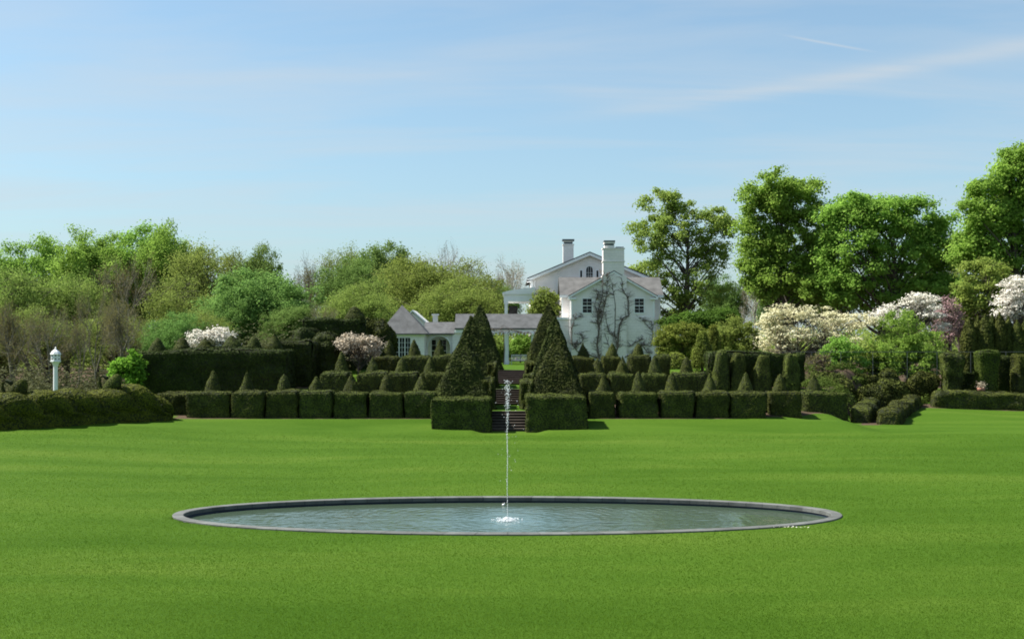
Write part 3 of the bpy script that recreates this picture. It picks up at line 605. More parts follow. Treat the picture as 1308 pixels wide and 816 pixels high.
# low lean-to between wing corner and walkway
m = MB(); m.box((X(694, 122), 121.9, GZ), (wx0+.9, 123.98, Z(408, 122))); m.build('side_lobby', M['stucco'], house)
m = MB(); m.box((X(693, 122), 121.75, Z(408, 122)+.003), (wx0+1.0, 123.97, Z(405.5, 122))); m.build('lobby_roof', M['trim'], house)
def window(px0, px1, py0, py1, y, cols, rows_, root, arch=False, t_=.1):
    x0, x1, z0, z1 = X(px0, y), X(px1, y), Z(py1, y), Z(py0, y); f = MB()
    f.box((x0-t_, y-.05, z0-t_*1.4), (x1+t_, y-.002, z0)); f.box((x0-t_, y-.05, z0), (x0, y-.002, z1)); f.box((x1, y-.05, z0), (x1+t_, y-.002, z1))
    if not arch: f.box((x0-t_, y-.05, z1), (x1+t_, y-.002, z1+t_))
    else:
        rr = (x1-x0)/2; xm = (x0+x1)/2; aa = np.linspace(0, math.pi, 13)
        f.tube([(xm+(rr+.04)*math.cos(q), y-.03, z1+(rr+.04)*math.sin(q)) for q in aa], .05, 6)
    for k in range(1, rows_):
        tk = .04 if k*2 == rows_ else .014; z = z0+(z1-z0)*k/rows_; f.box((x0, y-.045, z-tk), (x1, y-.012, z+tk))
    for k in range(1, cols): x = x0+(x1-x0)*k/cols; f.box((x-.014, y-.043, z0), (x+.014, y-.012, z1+(rr*.9 if arch else 0)))
    fo = f.build('window', M['trim'], root); g_ = MB()
    if arch:
        pts = [(x0, y-.011, z0), (x1, y-.011, z0)]+[(xm+rr*math.cos(q), y-.011, z1+rr*math.sin(q)) for q in aa]; g_.poly_prism(pts, (0, .008, 0))
    else: g_.box((x0, y-.011, z0), (x1, y-.003, z1))
    g_.build('pane', M['glass'], fo); return fo
window(744.3, 755.8, 381.5, 399.3, BY, 2, 4, house); window(810.8, 822.3, 381.5, 399.3, BY, 2, 4, house)
window(748.6, 757.2, 344.5, 356, MY, 3, 3, house, True); window(741, 743.6, 345.5, 355.5, MY, 1, 1, house); window(761.8, 764.4, 345.5, 355.5, MY, 1, 1, house)
# two storey side porch
m = MB(); px0, px1 = X(643.5, 127), X(682, 127); zr0, zr1 = Z(385, 127), Z(376, 127)
m.box((px0, 127, zr0), (px1, 133, zr1)); m.box((px0-.15, 126.85, zr1+.002), (px1+.1, 133.1, zr1+.22)); pr = m.build('porch_roof', M['trim'], house)
m = MB(); m.poly_prism([(px0-.15, 126.85, zr1+.225), (px1+.1, 126.85, zr1+.225), (px1+.1, 126.85, zr1+.85), (px0+.9, 126.85, zr1+.5)], (0, 6.2, 0)); m.build('porch_roof_slope', M['trim'], pr)
for px in (646.5, 680):
    m = MB(); x = X(px, 127.2); m.box((x-.18, 127.05, 3.3), (x+.18, 127.4, zr0-.002)); m.box((x-.25, 126.98, zr0-.3), (x+.25, 127.47, zr0-.004)); m.build('porch_column', M['trim'], house)
m = MB(); x = X(646.5, 132.7); m.box((x-.18, 132.5, 3.3), (x+.18, 132.86, zr0-.002)); m.build('porch_column', M['trim'], house)
m = MB(); m.box((px0, 127.05, Z(404, 127)-.3), (px1, 132.9, Z(404, 127))); m.build('porch_floor', M['trim'], house)
m = MB(); m.box((X(650, 132.9), 132.85, Z(404, 127)+.3), (X(661, 132.9), 132.92, zr0-.3)); m.build('porch_screen', M['dark'], house)

# covered walkway between pavilion and house
WYY = 116.6; wk = empty('covered_walkway', (X(640, WYY), WYY, 3.4), 'covered garden walkway with grey slate roof on white posts', 'walkway')
x0, x1 = X(581, WYY), X(694, WYY); zE, zR = Z(420, WYY), Z(402.5, 118.3)
m = MB(); slope(m, (x0, WYY-.3, zE-.05), (x1, WYY-.3, zE-.05), (x1, 118.3, zR), (x0, 118.3, zR), .14); slope(m, (x0, 120.3, zE-.05), (x0, 118.3, zR), (x1, 118.3, zR), (x1, 120.3, zE-.05), .14); m.build('roof', M['roof'], wk)
m = MB(); m.box((x0+.1, WYY-.1, zE-.42), (x1-.05, WYY+.12, zE-.07)); m.box((x0+.1, 119.9, zE-.42), (x1-.05, 120.1, zE-.07)); m.build('beam', M['trim'], wk)
m = MB()
for k in range(19): x = lerp(x0+2.4, x1-.4, k/18); m.box((x-.05, WYY-.75, zE-.62), (x+.05, WYY+.3, zE-.45))
m.build('rafter_tails', M['trim'], wk)
for px, y in ((646.8, WYY), (681.5, WYY), (627, WYY), (647.5, 120), (681.5, 120), (627, 120)):
    m = MB(); x = X(px, WYY); m.box((x-.2, y-.15, 3.38), (x+.2, y+.15, zE-.422)); m.box((x-.27, y-.2, 3.38), (x+.27, y+.2, 3.75)); m.box((x-.27, y-.2, zE-.65), (x+.27, y+.2, zE-.424)); m.build('post', M['trim'], wk)
m = MB(); m.box((X(578, 117), 116.75, GZ), (X(602, 117), 119.8, zE-.43)); m.build('end_wall', M['stucco'], wk)
m = MB(); m.poly_prism([(X(602, 117), 116.6, zE-.1), (X(580.5, 117), 116.6, zE-.1), (X(580.5, 117), 116.6, zE-.4), (X(602, 117), 116.6, zE-.4)], (0, .1, 0)); m.build('end_board', M['trim'], wk)

# garden pavilion with hipped roof, and its arcade
PY = 114.0; pv = empty('garden_pavilion', (X(515, PY), PY, 3.4), 'small white pavilion with steep grey hipped roof and glazed doors', 'pavilion')
px0, px1 = X(489.5, PY), X(542, PY); zE = Z(425, PY); PD = 4.6
m = MB(); m.box((px0, PY, GZ), (px1, PY+PD, zE)); m.build('wall', M['stucco'], pv)
ap = (X(513.5, PY+2.2), PY+2.2, Z(389.5, PY+2.2)); e = .42
cs = [(px0-e, PY-e, zE-.08), (px1+e, PY-e, zE-.08), (px1+e, PY+PD+e, zE-.08), (px0-e, PY+PD+e, zE-.08)]
m = MB(); m.add(cs+[ap]+[(c[0], c[1], c[2]-.1) for c in cs], [(0, 1, 4), (1, 2, 4), (2, 3, 4), (3, 0, 4)]); m.add([(c[0], c[1], c[2]-.1) for c in cs]+cs, [(3, 2, 1, 0), (0, 1, 5, 4), (1, 2, 6, 5), (2, 3, 7, 6), (3, 0, 4, 7)]); m.build('roof', M['roof'], pv)
m = MB(); m.box((px0-.1, PY-.08, zE-.32), (px1+.1, PY-.002, zE-.1)); m.build('eave_board', M['trim'], pv)
for k in range(4):
    a = 495.6+k*7.4; window(a, a+6.3, 431.5, 462, PY, 2, 5, pv, False, .035)
LY = 117.0; l0, l1 = X(541, LY), X(581, LY); zl = Z(426, LY); zlr = Z(412.8, 119)
ar0, ar1, arz = X(546.5, LY), X(575, LY), Z(443, LY); xm, rr = (ar0+ar1)/2, (ar1-ar0)/2
m = MB(); aa = np.linspace(0, math.pi, 17)
m.poly_prism([(l0, LY, GZ), (ar0, LY, GZ), (ar0, LY, arz)]+[(xm-rr*math.cos(q), LY, arz+rr*.95*math.sin(q)) for q in aa[1:-1]]+[(ar1, LY, arz), (ar1, LY, GZ), (l1, LY, GZ), (l1, LY, zl-.1), (l0, LY, zl-.1)], (0, .35, 0))
m.box((l0, LY+3.2, GZ), (l1, LY+3.4, zl-.1)); m.build('arcade_wall', M['stucco'], pv)
m = MB(); slope(m, (l0, LY-.35, zl-.1), (l1-.05, LY-.35, zl-.1), (l1-.05, 119, zlr), (l0, 119, zlr), .13); slope(m, (l0, 121.2, zl-.1), (l0, 119, zlr), (l1-.05, 119, zlr), (l1-.05, 121.2, zl-.1), .13); m.build('arcade_roof', M['roof'], pv)
m = MB(); m.tube([(xm-(rr+.05)*math.cos(q), LY-.02, arz+(rr*.95+.05)*math.sin(q)) for q in aa], .05, 6); m.build('arch_trim', M['trim'], pv)
window(551.5, 557, 434, 462, LY+3.2, 1, 4, pv); window(561, 570, 434, 462, LY+3.2, 2, 4, pv)
# white gable and chimney pot of an outbuilding behind the arcade
ob = empty('outbuilding', (X(545, 126), 126, 3.4), 'white outbuilding whose gable edge shows behind the pavilion roof', 'outbuilding')
m = MB(); x0, x1 = X(512, 126), X(546, 126); gable_wall(m, x0, x1, X(527, 126), GZ, Z(415, 126), Z(399, 126), 126, 5); m.build('wall', M['clap'], ob)
m = MB(); xp, zp = X(527, 126), Z(398, 126)
for xe in (X(510, 126), X(548, 126)): slope(m, (xe, 125.7, Z(416, 126)), (xe, 131.2, Z(416, 126)), (xp, 131.2, zp), (xp, 125.7, zp), .2)
m.build('roof', M['trim'], ob)
m = MB(); xx = X(556, 128); m.box((xx-.28, 127.8, GZ), (xx+.28, 128.4, Z(403, 128))); m.box((xx-.4, 127.7, Z(403, 128)), (xx+.4, 128.5, Z(401, 128))); m.build('chimney', M['stucco'], ob)

# garden bench seen through the walkway
by = 113.2; bz = float(ground(X(664.5, by), by)); bc = X(664.5, by)
bn = empty('garden_bench', (bc, by, bz), 'grey wooden garden bench on the top lawn under the walkway', 'bench')
m = MB(); [m.box((bc-.92, by-.22+k*.12, bz+.42), (bc+.92, by-.12+k*.12, bz+.46)) for k in range(4)]; m.build('seat', M['grey_wood'], bn)
m = MB(); m.box((bc-.92, by+.25, bz+.98), (bc+.92, by+.30, bz+1.06)); m.box((bc-.92, by+.25, bz+.5), (bc+.92, by+.29, bz+.57)); [m.box((bc-.9+k*.12, by+.26, bz+.57), (bc-.85+k*.12, by+.285, bz+.98)) for k in range(16)]; m.build('backrest', M['grey_wood'], bn)
for sx in (-1, 1):
    m = MB(); m.box((bc+sx*.9-.04, by-.26, bz+.64), (bc+sx*.9+.04, by+.25, bz+.69)); m.build('armrest', M['grey_wood'], bn)
    for yy, hh in ((-.24, .64), (.26, 1.0)):
        m = MB(); m.box((bc+sx*.9-.035, by+yy-.035, bz-.05), (bc+sx*.9+.035, by+yy+.035, bz+hh)); m.build('leg', M['grey_wood'], bn)

# bird house on a post
d = 75.0; bx = X(71, d); zt = Z(462, d)
bh = empty('bird_house', (bx, d, float(ground(bx, d))), 'white many sided bird house on a tall white post', 'bird house')
m = MB(); m.lathe([(.16, float(ground(bx, d))-.1), (.145, zt-.45), (.15, zt-.3), (.22, zt-.12), (.32, zt)], (bx, d, 0), 16); m.build('post', M['trim'], bh, True)
m = MB(); m.lathe([(0, zt), (.38, zt), (.38, zt+.07), (.33, zt+.07), (.33, zt+.50), (.39, zt+.50), (.39, zt+.54), (.3, zt+.56)], (bx, d, 0), 8); m.build('body', M['trim'], bh)
m = MB(); m.lathe([(.37, zt+.54), (.29, zt+.68), (.17, zt+.78), (.07, zt+.85), (.04, zt+.91), (.07, zt+.96), (.0, zt+1.02)], (bx, d, 0), 8); m.build('roof', M['trim'], bh)
m = MB()
for k in range(8):
    q = math.pi/8+k*math.pi/4; cq, sq = math.cos(q), math.sin(q)
    for zz in (zt+.2, zt+.42):
        c = np.array((bx+cq*.307, d+sq*.307, zz)); t1 = np.array((-sq, cq, 0)); pts = [c+t1*.05*math.cos(f)+np.array((0, 0, .05*math.sin(f))) for f in np.linspace(0, 6.28, 11)[:-1]]; m.poly_prism(pts, (cq*.006, sq*.006, 0))
m.build('entrance_holes', M['dark'], bh)

# ------------------------------------------------------------------ vines trained on the house front
def vine(name, stems, seed, label, twigs=60, buds=0, area=None):
    r = np.random.default_rng(seed); y0 = BY-.12; root = empty(name, (X(stems[0][0][0], 121), y0, 3.4), label, 'vine'); m = MB(); pts_all = []
    def yy(px): return (cd-.05) if 768.5 < px < 801 else y0
    for st in stems:
        a = np.array([(p[0], p[1]) for p in st], float); s = np.linspace(0, 1, 7*len(a)); q = np.stack([np.interp(s, np.linspace(0, 1, len(a)), a[:, k]) for k in (0, 1)], -1)
        q += np.cumsum(r.normal(0, .35, q.shape), 0)*.5; w0, w1 = st[0][2], st[-1][2]
        w = np.array([P(p[0], p[1], yy(p[0])) for p in q]); m.tube(w, np.linspace(w0, w1, len(w))*.62, 6); pts_all += [(p[0], p[1]) for p in q]
    bl = []
    for k in range(int(twigs*1.7)):
        p = np.array(pts_all[r.integers(len(pts_all))]); an_ = r.uniform(0, 6.28); q = [p]
        for s in range(r.integers(4, 9)): an_ += r.normal(0, .55); q.append(q[-1]+np.array((math.cos(an_), -abs(math.sin(an_))*.8+.1))*1.6)
        if area: q = [np.clip(z_, (area[0], area[1]), (area[2], area[3])) for z_ in q]
        w = np.array([P(p_[0], p_[1], yy(p_[0])-.01) for p_ in q])+r.normal(0, .03, (len(q), 3))*np.array((1, .5, 1)); m.tube(w, np.linspace(.024, .008, len(w)), 4); bl.append(w[len(w)//2:])
    m.build('stem', M['vine_bark'], root)
    if buds:
        B_ = np.concatenate(bl); k = r.integers(len(B_), size=buds); C = B_[k]+r.normal(0, .09, (buds, 3))*np.array((1, .4, 1)); mm_ = MB(); mm_.add(*cards(C, r.normal(0, 1, (buds, 3)), .09, .6, r)); mm_.build('buds', M['vine_leaf'], root)
vine('climbing_vine', [[(765, 459, .16), (763, 440, .13), (765, 420, .11), (763, 400, .09), (771, 375, .07), (770, 352, .04)], [(766, 415, .06), (771, 398, .05), (776, 372, .03), (775, 352, .02)], [(765, 405, .05), (760, 390, .04), (764, 372, .02)]], 3, 'bare vine with reddish buds climbing left edge of the chimney breast', 110, 900)
vine('climbing_vine', [[(786, 455, .17), (790, 440, .15), (792, 415, .13), (797, 406, .11), (804, 403, .1), (804, 380, .08), (797, 368, .06), (796, 354, .04)], [(789, 445, .09), (784, 425, .07), (785, 390, .05), (780, 360, .03)], [(788, 432, .07), (778, 425, .06), (772, 400, .04)], [(784, 458, .05), (772, 425, .04)]], 4, 'thick bare vine climbing the middle and right of the chimney breast', 80, 160)
vine('climbing_vine', [[(764, 458, .1), (750, 452, .09), (738, 449, .07), (732, 440, .06), (731, 420, .05), (734, 410, .04), (744, 406, .03)], [(732, 446, .05), (744, 436, .04), (742, 424, .02)]], 5, 'bare wall trained vine spreading below the left window', 50, 120)
vine('climbing_vine', [[(798, 456, .1), (810, 449, .09), (820, 440, .08), (832, 440, .06), (834, 420, .05), (833, 408, .03)], [(820, 441, .06), (828, 449, .05), (834, 452, .03)], [(822, 433, .04), (812, 436, .04), (802, 444, .02)], [(834, 424, .04), (822, 410, .03), (815, 404, .02)]], 6, 'bare wall trained vine spreading below the right window', 55, 60)
# dried vine along the walkway beam
r = np.random.default_rng(11); m = MB(); zz = Z(424, WYY)
for k in range(46):
    px = r.uniform(620, 694); q = [np.array((X(px, WYY-.4), WYY-.5, zz+r.normal(0, .12)))]
    for s in range(7): q.append(q[-1]+np.array((r.normal(0, .16), r.normal(0, .05), r.normal(-.02, .1))))
    m.tube(q, np.linspace(.03, .012, 8), 4)
for px in (643.5, 683.5): m.tube([(X(px, WYY), WYY-.35, 3.4), (X(px+1, WYY), WYY-.3, 5), (X(px-.5, WYY), WYY-.4, zz)], .05, 5)
root = empty('beam_vine', (X(643.5, WYY), WYY-.35, 3.4), 'leafless vine tangled along the walkway beam', 'vine'); m.build('stem', M['vine_bark'], root)

# ------------------------------------------------------------------ left: wavy hedge, swans, tall stepped hedges
def path_hedge(path, width, hfun, zfun, seed, fold=.0, fper=1.7, seg=.16, dens=260, leaf=.085, lump=.04, square=.16, side=.72, sl=-1.9):
    """long hedge along a ground line; hfun(s) height, rounded section, optional slanting folds"""
    path = np.asarray(path, float); Ls = np.concatenate([[0], np.cumsum(np.linalg.norm(np.diff(path, axis=0), axis=1))]); T = Ls[-1]
    n = int(T/seg); s = np.linspace(0, T, n); c = np.stack([np.interp(s, Ls, path[:, k]) for k in (0, 1)], -1)
    ker = np.ones(9)/9; cp = np.pad(c, ((4, 4), (0, 0)), 'edge'); c = np.stack([np.convolve(cp[:, k], ker, 'valid') for k in (0, 1)], -1)
    t = np.gradient(c, axis=0); t = unit(t); nr = np.stack([t[:, 1], -t[:, 0]], -1)
    # section: angle from near foot over the top to the far foot
    q = np.linspace(0, 1, 34); sec = []
    for v in q:
        if v < .34: sec.append((1, v/.34*side))
        elif v > .66: sec.append((-1, (1-v)/.34*side))
        else:
            a = (v-.34)/.32*math.pi; ex = .45 if square < .2 else .8; sec.append((np.sign(math.cos(a))*abs(math.cos(a))**ex, side+(1-side)*abs(math.sin(a))**ex))
    sec = np.array(sec); h = hfun(s); zb = zfun(c[:, 0], c[:, 1])-.08; endr = np.clip(np.minimum(s, T-s)/.8, 0, 1); er = np.sqrt(1-(1-endr)**2)*.5+.5
    qq = np.broadcast_to(q[None], (n, len(q))); SSs = np.broadcast_to(s[:, None], qq.shape)
    off = sec[None, :, 0]*width/2*er[:, None]; zz = zb[:, None]+sec[None, :, 1]*h[:, None]*er[:, None]
    if fold:
        ph = SSs/fper+(.5-qq)*sl; sw = (ph % 1.0); f = fold*(np.sin(np.pi*sw**.7)**.9-.5)*np.clip(np.minimum(qq-.18, .82-qq)*5, 0, 1)
        off = off+f*sec[None, :, 0]; zz = zz+f*.55*(sec[None, :, 1] > side-.02)
    V = np.stack([c[:, None, 0]+nr[:, None, 0]*off, c[:, None, 1]+nr[:, None, 1]*off, zz], -1).reshape(-1, 3); k = len(q)
    i, j = np.meshgrid(np.arange(n-1), np.arange(k-1), indexing='ij'); b = (i*k+j).ravel(); Fq = np.stack([b, b+k, b+k+1, b+1], -1)
    V = np.concatenate([V, V[:k], V[-k:]]); e0 = n*k
    for st_, fl in ((0, 1), ((n-1)*k, 0)):
        half = k//2
        ee = [(st_+a, st_+a+1, st_+k-2-a, st_+k-1-a) for a in range(half-1)]; ee = np.array(ee)
        Fq = np.concatenate([Fq, ee[:, ::-1] if fl else ee])
    m = clipped(V, Fq, seed, lump, dens, leaf, .5)
    # turn outward if the winding came out inside
    return m
WARM = [M['yew_warm'], M['yew_core']]
def fix_out(path): return path
hp = [(X(-190, 60), 60.4), (X(-60, 62.3), 62.9), (X(0, 63.6), 64.2), (X(60, 65.4), 66.0), (X(120, 67.2), 67.9), (X(180, 69.3), 70.0), (X(214, 70.3), 71.1)][::-1]
def hf(s):
    T = 19.0; return 2.0+.22*np.exp(-((s-2.6)/1.5)**2)+.16*np.exp(-((s-6.8)/1.6)**2)+.10*np.sin(s*.9)-.85*(1-ss(0, 2.6, s))
o = path_hedge(hp, 2.5, hf, lambda x, y: ground(x, y-1.2), 201, .60, 1.9, square=.3, side=.5, sl=-3.4, lump=.02, dens=330).build('wavy_hedge', WARM)
tag(o, 'long low yew hedge at left with rounded top of slanting waves', 'hedge')
def swan(px, py_top, py_bot, d, wpx, label, neck=True):
    s = wpx*d/F; x = X(px, d); zb = Z(py_bot, d)-.35; zt = Z(py_top, d); H_ = zt-zb
    def fn(u, v):
        th = u*6.2832; ph = (v-.5)*3.1416; cx = np.cos(ph)*np.cos(th); cy = np.cos(ph)*np.sin(th); cz = np.sin(ph)
        xx = cx*s*.42; zz = cz*H_*.5*(1+.25*cx)+.26*H_*cx; return np.stack([xx+.08*s, cy*.5, zz+H_*.46], -1)
    V, Fq = quad_grid(fn, 30, 20); m = clipped(V, Fq, int(px)+300, .04, 380, .08, .4)
    if neck:
        pts = np.array([(-.28*s, 0, .35*H_), (-.42*s, 0, .6*H_), (-.40*s, 0, .86*H_), (-.28*s, 0, .98*H_), (-.14*s, 0, .90*H_), (-.07*s, 0, .78*H_)]); q = np.linspace(0, 5, 26); pp = np.stack([np.interp(q, range(6), pts[:, k]) for k in range(3)], -1)
        rad = np.interp(q, range(6), [.17, .12, .095, .10, .11, .04])
        an_ = np.linspace(0, 6.2832, 11)
        def fn2(u, v):
            k = (v*25).round().astype(int); return pp[k]+rad[k][:, None]*np.stack([np.cos(u*6.2832)*.9, np.sin(u*6.2832), np.cos(u*6.2832)*.3], -1)
        V2, F2 = quad_grid(fn2, 11, 26); m.join(clipped(V2, F2, int(px)+301, .01, 500, .06, .3))
    for k in range(len(m.V)): m.V[k] = m.V[k]+np.array((x, d, zb))
    tag(m.build('swan_topiary', YEW), label, 'topiary', 'clipped swans on the wavy hedge')
swan(18, 485, 509, 65.2, 36, 'clipped yew swan with hooked neck on the hedge at far left'); swan(140, 479, 501, 68.6, 32, 'clipped yew swan on the wavy hedge just left of the tall hedge', True)

def block_at(px0, px1, pyt, d, depth, name, label, seed, cat='hedge', zb=None, rad=.25, dens=240, group=None, lump=.08, mats=YEW, leaf=.1, slant=0, rag=None):
    x0, x1 = X(px0, d), X(px1, d); zb = float(ground((x0+x1)/2, d+.3))-.1 if zb is None else zb; zt = Z(pyt, d)
    V, Fq = round_box(x1-x0, depth, zt-zb, rad, .22); rag = (.45 if cat == 'shrub' else .06) if rag is None else rag; m = clipped(V, Fq, seed, lump, dens*(1.3 if rag > .2 else 1), leaf*(1.25 if rag > .2 else 1), .7, rag=rag)
    if slant:
        for k in range(len(m.V)): v = m.V[k]; m.V[k] = np.stack([v[:, 0], v[:, 1], v[:, 2]*(1+slant*v[:, 0]/(x1-x0))], -1)
    for k in range(len(m.V)): m.V[k] = m.V[k]+np.array(((x0+x1)/2, d+depth/2, zb))
    return tag(m.build(name, mats), label, cat, group)
block_at(170, 366, 447.3, 78, 3.2, 'tall_hedge', 'tall dark yew hedge wall at left carrying a line of yew cones', 401, slant=.02, mats=[M['yew_shaded'], M['yew_core']])
block_at(352, 398, 436.5, 81.5, 4.2, 'tall_hedge', 'flat topped yew hedge step between the cone topped wall and shaggy hedge', 402, mats=[M['yew_shaded'], M['yew_core']])
block_at(372, 404, 417.5, 86.5, 3, 'tall_hedge', 'shoulder of shaggy yew left of the highest flat hedge', 403, rad=.9, lump=.16, mats=[M['yew_shaded'], M['yew_core']])
block_at(388, 460, 406, 89, 3.6, 'tall_hedge', 'highest flat topped shaggy yew hedge below the lime green tree', 404, lump=.12, mats=[M['yew_shaded'], M['yew_core']])
block_at(392, 432, 428, 84.8, 2.5, 'tall_hedge', 'loose rounded yew in front of the highest flat hedge', 406, rad=1.0, lump=.22, mats=[M['yew_shaded'], M['yew_core']])
block_at(452, 490, 412, 96, 5, 'dark_shrub', 'dark bushy yew between the highest hedge and the pavilion', 405, 'shrub', rad=1.6, lump=.3)
for k, (px, py) in enumerate([(201.5, 432.5), (232.5, 431.8), (262, 432), (296, 429.5), (324.5, 430.5), (350.3, 427)]):
    d = 79.6; zb = Z(448, 78)-.25; h_ = Z(py, d)-zb; h_ *= 1.06; ww = 1.08*(.83, .95, .95, 1.12, .9, .9)[k]
    mesh_thing('topiary_cone', cone_me[k % 3], (X(px, d), d, zb), (ww, ww, h_/CH), k, f'small yew cone on top of the tall left hedge wall, {ord_(k)} from its left end', 'topiary', 'yew cones on top of the tall hedge')
d = 91; zb = Z(407, 89)-.3; mesh_thing('topiary_cone', cone_me[1], (X(452.5, d), d, zb), (1.35, 1.35, (Z(391, d)-zb)/CH), 2, 'yew cone on top of the highest hedge left of the pavilion', 'topiary', None)

# ------------------------------------------------------------------ right: pillars, low hedges, fence
GP = 'leaning yew pillars behind the lowest hedge row'
for k, (px, top, wpx, lean) in enumerate([(921, 448, 15, -.1), (943, 451, 18, -.12), (974, 452.5, 17, -.12), (1013, 452, 19, -.05)]):
    d = 79.0; zb = 1.2; h_ = Z(top, d)-zb; w_ = wpx*d/F; V, Fq = round_box(w_*1.25, 1.5, h_, .3, .16)
    m = clipped(V, Fq, 430+k, .07, 300, .1, .5)
    for q in range(len(m.V)):
        v = m.V[q]; f = np.clip(v[:, 2]/h_, 0, 1.05); m.V[q] = np.stack([v[:, 0]*(1.0-.42*f**2)+lean*(-f*3.0)*.6+X(px, d), v[:, 1]*(1-.25*f)+d+.75, v[:, 2]+zb], -1)
    tag(m.build('yew_pillar', YEW), f'rounded tapering yew pillar at right, {ord_(k)} from the weeping cypress', 'topiary', GP)
block_at(906, 1030, 451, 82, 2.0, 'tall_hedge', 'dark yew hedge behind the leaning yew pillars', 440, lump=.1, mats=[M['yew_shaded'], M['yew_core']])
# hedges beside the soil path
GD = 'low hedges either side of the soil path'
def low_hedge(pts, wd, h0, seed, name, label, group=None, fold=0, mats=YEW, lump=.09):
    o = path_hedge(pts, wd, lambda s: h0+.08*np.sin(s*1.7+seed), lambda x, y: ground(x, y), seed, fold, 1.2, dens=280, lump=lump, square=.3).build(name, mats); return tag(o, label, 'hedge', group)
low_hedge([(30.2, 89.0), (27.0, 83.0), (25.0, 78.0), (23.95, 75.4)], 1.35, 1.15, 211, 'low_hedge', 'low lumpy dark hedge on the left of the soil path', GD)
low_hedge([(32.4, 88.6), (29.6, 82.5), (26.5, 76.4), (25.35, 73.7)], 1.35, 1.05, 212, 'low_hedge', 'low lumpy dark hedge on the right of the soil path', GD)
low_hedge([(70, 84.5), (56, 85.0), (44, 86.2), (38, 86.9), (33.2, 87.3)], 1.5, 1.45, 213, 'low_hedge', 'long low clipped hedge along the lawn edge at far right', None)
block_at(1075, 1130, 483, 93, 1.8, 'flat_hedge', 'flat topped light green hedge behind the path entrance', 451, zb=.6, mats=[M['conifer'], M['yew_core']])
block_at(1166, 1202, 479.5, 90, 1.8, 'dark_shrub', 'dark green bush left of the green arch pillars', 452, 'shrub', rad=.7, lump=.22)
block_at(1124, 1164, 485, 90, 2.2, 'dark_shrub', 'dark bush at the top of the soil path', 453, 'shrub', rad=.8, lump=.25)
block_at(1080, 1118, 493, 86.5, 1.6, 'dark_shrub', 'low rounded shrub beside the end of the lowest hedge row', 454, 'shrub', rad=.5, lump=.2)
block_at(1042, 1078, 478, 86, 1.8, 'dark_shrub', 'dark shrub behind the right end of the lowest hedge row', 457, 'shrub', rad=.7, lump=.2)
for k, (a, b, t_, dd, lab) in enumerate([(1096, 1124, 478, 91.5, 'dark low bush left of the path top'), (1128, 1150, 474, 93, 'dark rounded bush under the light green shrub'), (1100, 1132, 497, 83.5, 'low dark ground shrub just behind the left path hedge'), (1060, 1092, 488, 84.5, 'low dark shrub behind the last block of the lowest row')]):
    block_at(a, b, t_, dd, 1.6, 'dark_shrub', lab, 470+k, 'shrub', rad=.6, lump=.2)
# clipped arches: two pillars with dark gaps under a joining hedge
AR = 'clipped hedge pillars at right'
block_at(1207, 1230, 452, 89, 1.5, 'hedge_pillar', 'dark leafy hedge pillar left of the first dark gap', 460, zb=.3, group=AR, lump=.14)
block_at(1251, 1279, 448, 88.4, 1.5, 'hedge_pillar', 'square lighter green hedge pillar between two dark gaps', 461, zb=.3, group=AR, mats=[M['conifer'], M['yew_core']])
block_at(1301, 1332, 452, 88.4, 1.5, 'hedge_pillar', 'square hedge pillar at the far right frame edge', 462, zb=.3, group=AR)
block_at(1224, 1256, 474, 91.5, 1.4, 'tall_hedge', 'dark hedge filling the gap beside the pinkish spot', 463, zb=.5, mats=[M['yew_shaded'], M['yew_core']])
block_at(1272, 1310, 455, 91.5, 1.4, 'tall_hedge', 'very dark tall hedge in the gap at far right', 464, zb=.5, mats=[M['yew_shaded'], M['yew_core']])
d = 88.2; c = P(1250.5, 495, d); m = MB(); m.lathe([(.0, c[2]-.75), (.17, c[2]-.75), (.26, c[2]-.2), (.30, c[2]-.15), (.30, c[2]), (.2, c[2]+.02)], (c[0], d-.4, 0), 14); pot = tag(m.build('clay_pot', M['brick'], None, True), 'clay pot of orange pink flowers beside the lighter hedge pillar', 'plant pot')
ORG[pot.name] = np.zeros(3); r = np.random.default_rng(9); C = np.stack([c[0]+r.normal(0, .17, 260), d-.4+r.normal(0, .15, 260), c[2]+.22+r.normal(0, .14, 260)], -1); m = MB(); m.add(*cards(C, r.normal(0, 1, (260, 3))+(0, 0, 1), .09, .8, r)); m.build('flowers', M['blush'], pot)
# wire fence
d = 92.0; fx = [X(p, d) for p in (955, 1000, 1037, 1074, 1115, 1159, 1197, 1240, 1285, 1330, 1380)]; ft = Z(449, d); fence = empty('wire_fence', (fx[4], d, float(ground(fx[4], d))), 'thin dark wire fence with slim posts crossing in front of blossom trees', 'fence')
for x in fx:
    m = MB(); m.tube([(x, d, float(ground(x, d))-.2), (x, d, ft)], .026, 6); m.build('post', M['metal'], fence)
m = MB(); m.tube([(fx[0], d-.05, ft-.03), (fx[-1], d-.05, ft-.03)], .02, 6); m.build('rail', M['metal'], fence)
m = MB()
for k in range(5): z = ft-.45-k*.45; m.tube([(fx[0], d+.04, z), (fx[-1], d+.04, z)], .005, 3)
m.build('wire', M['metal'], fence)

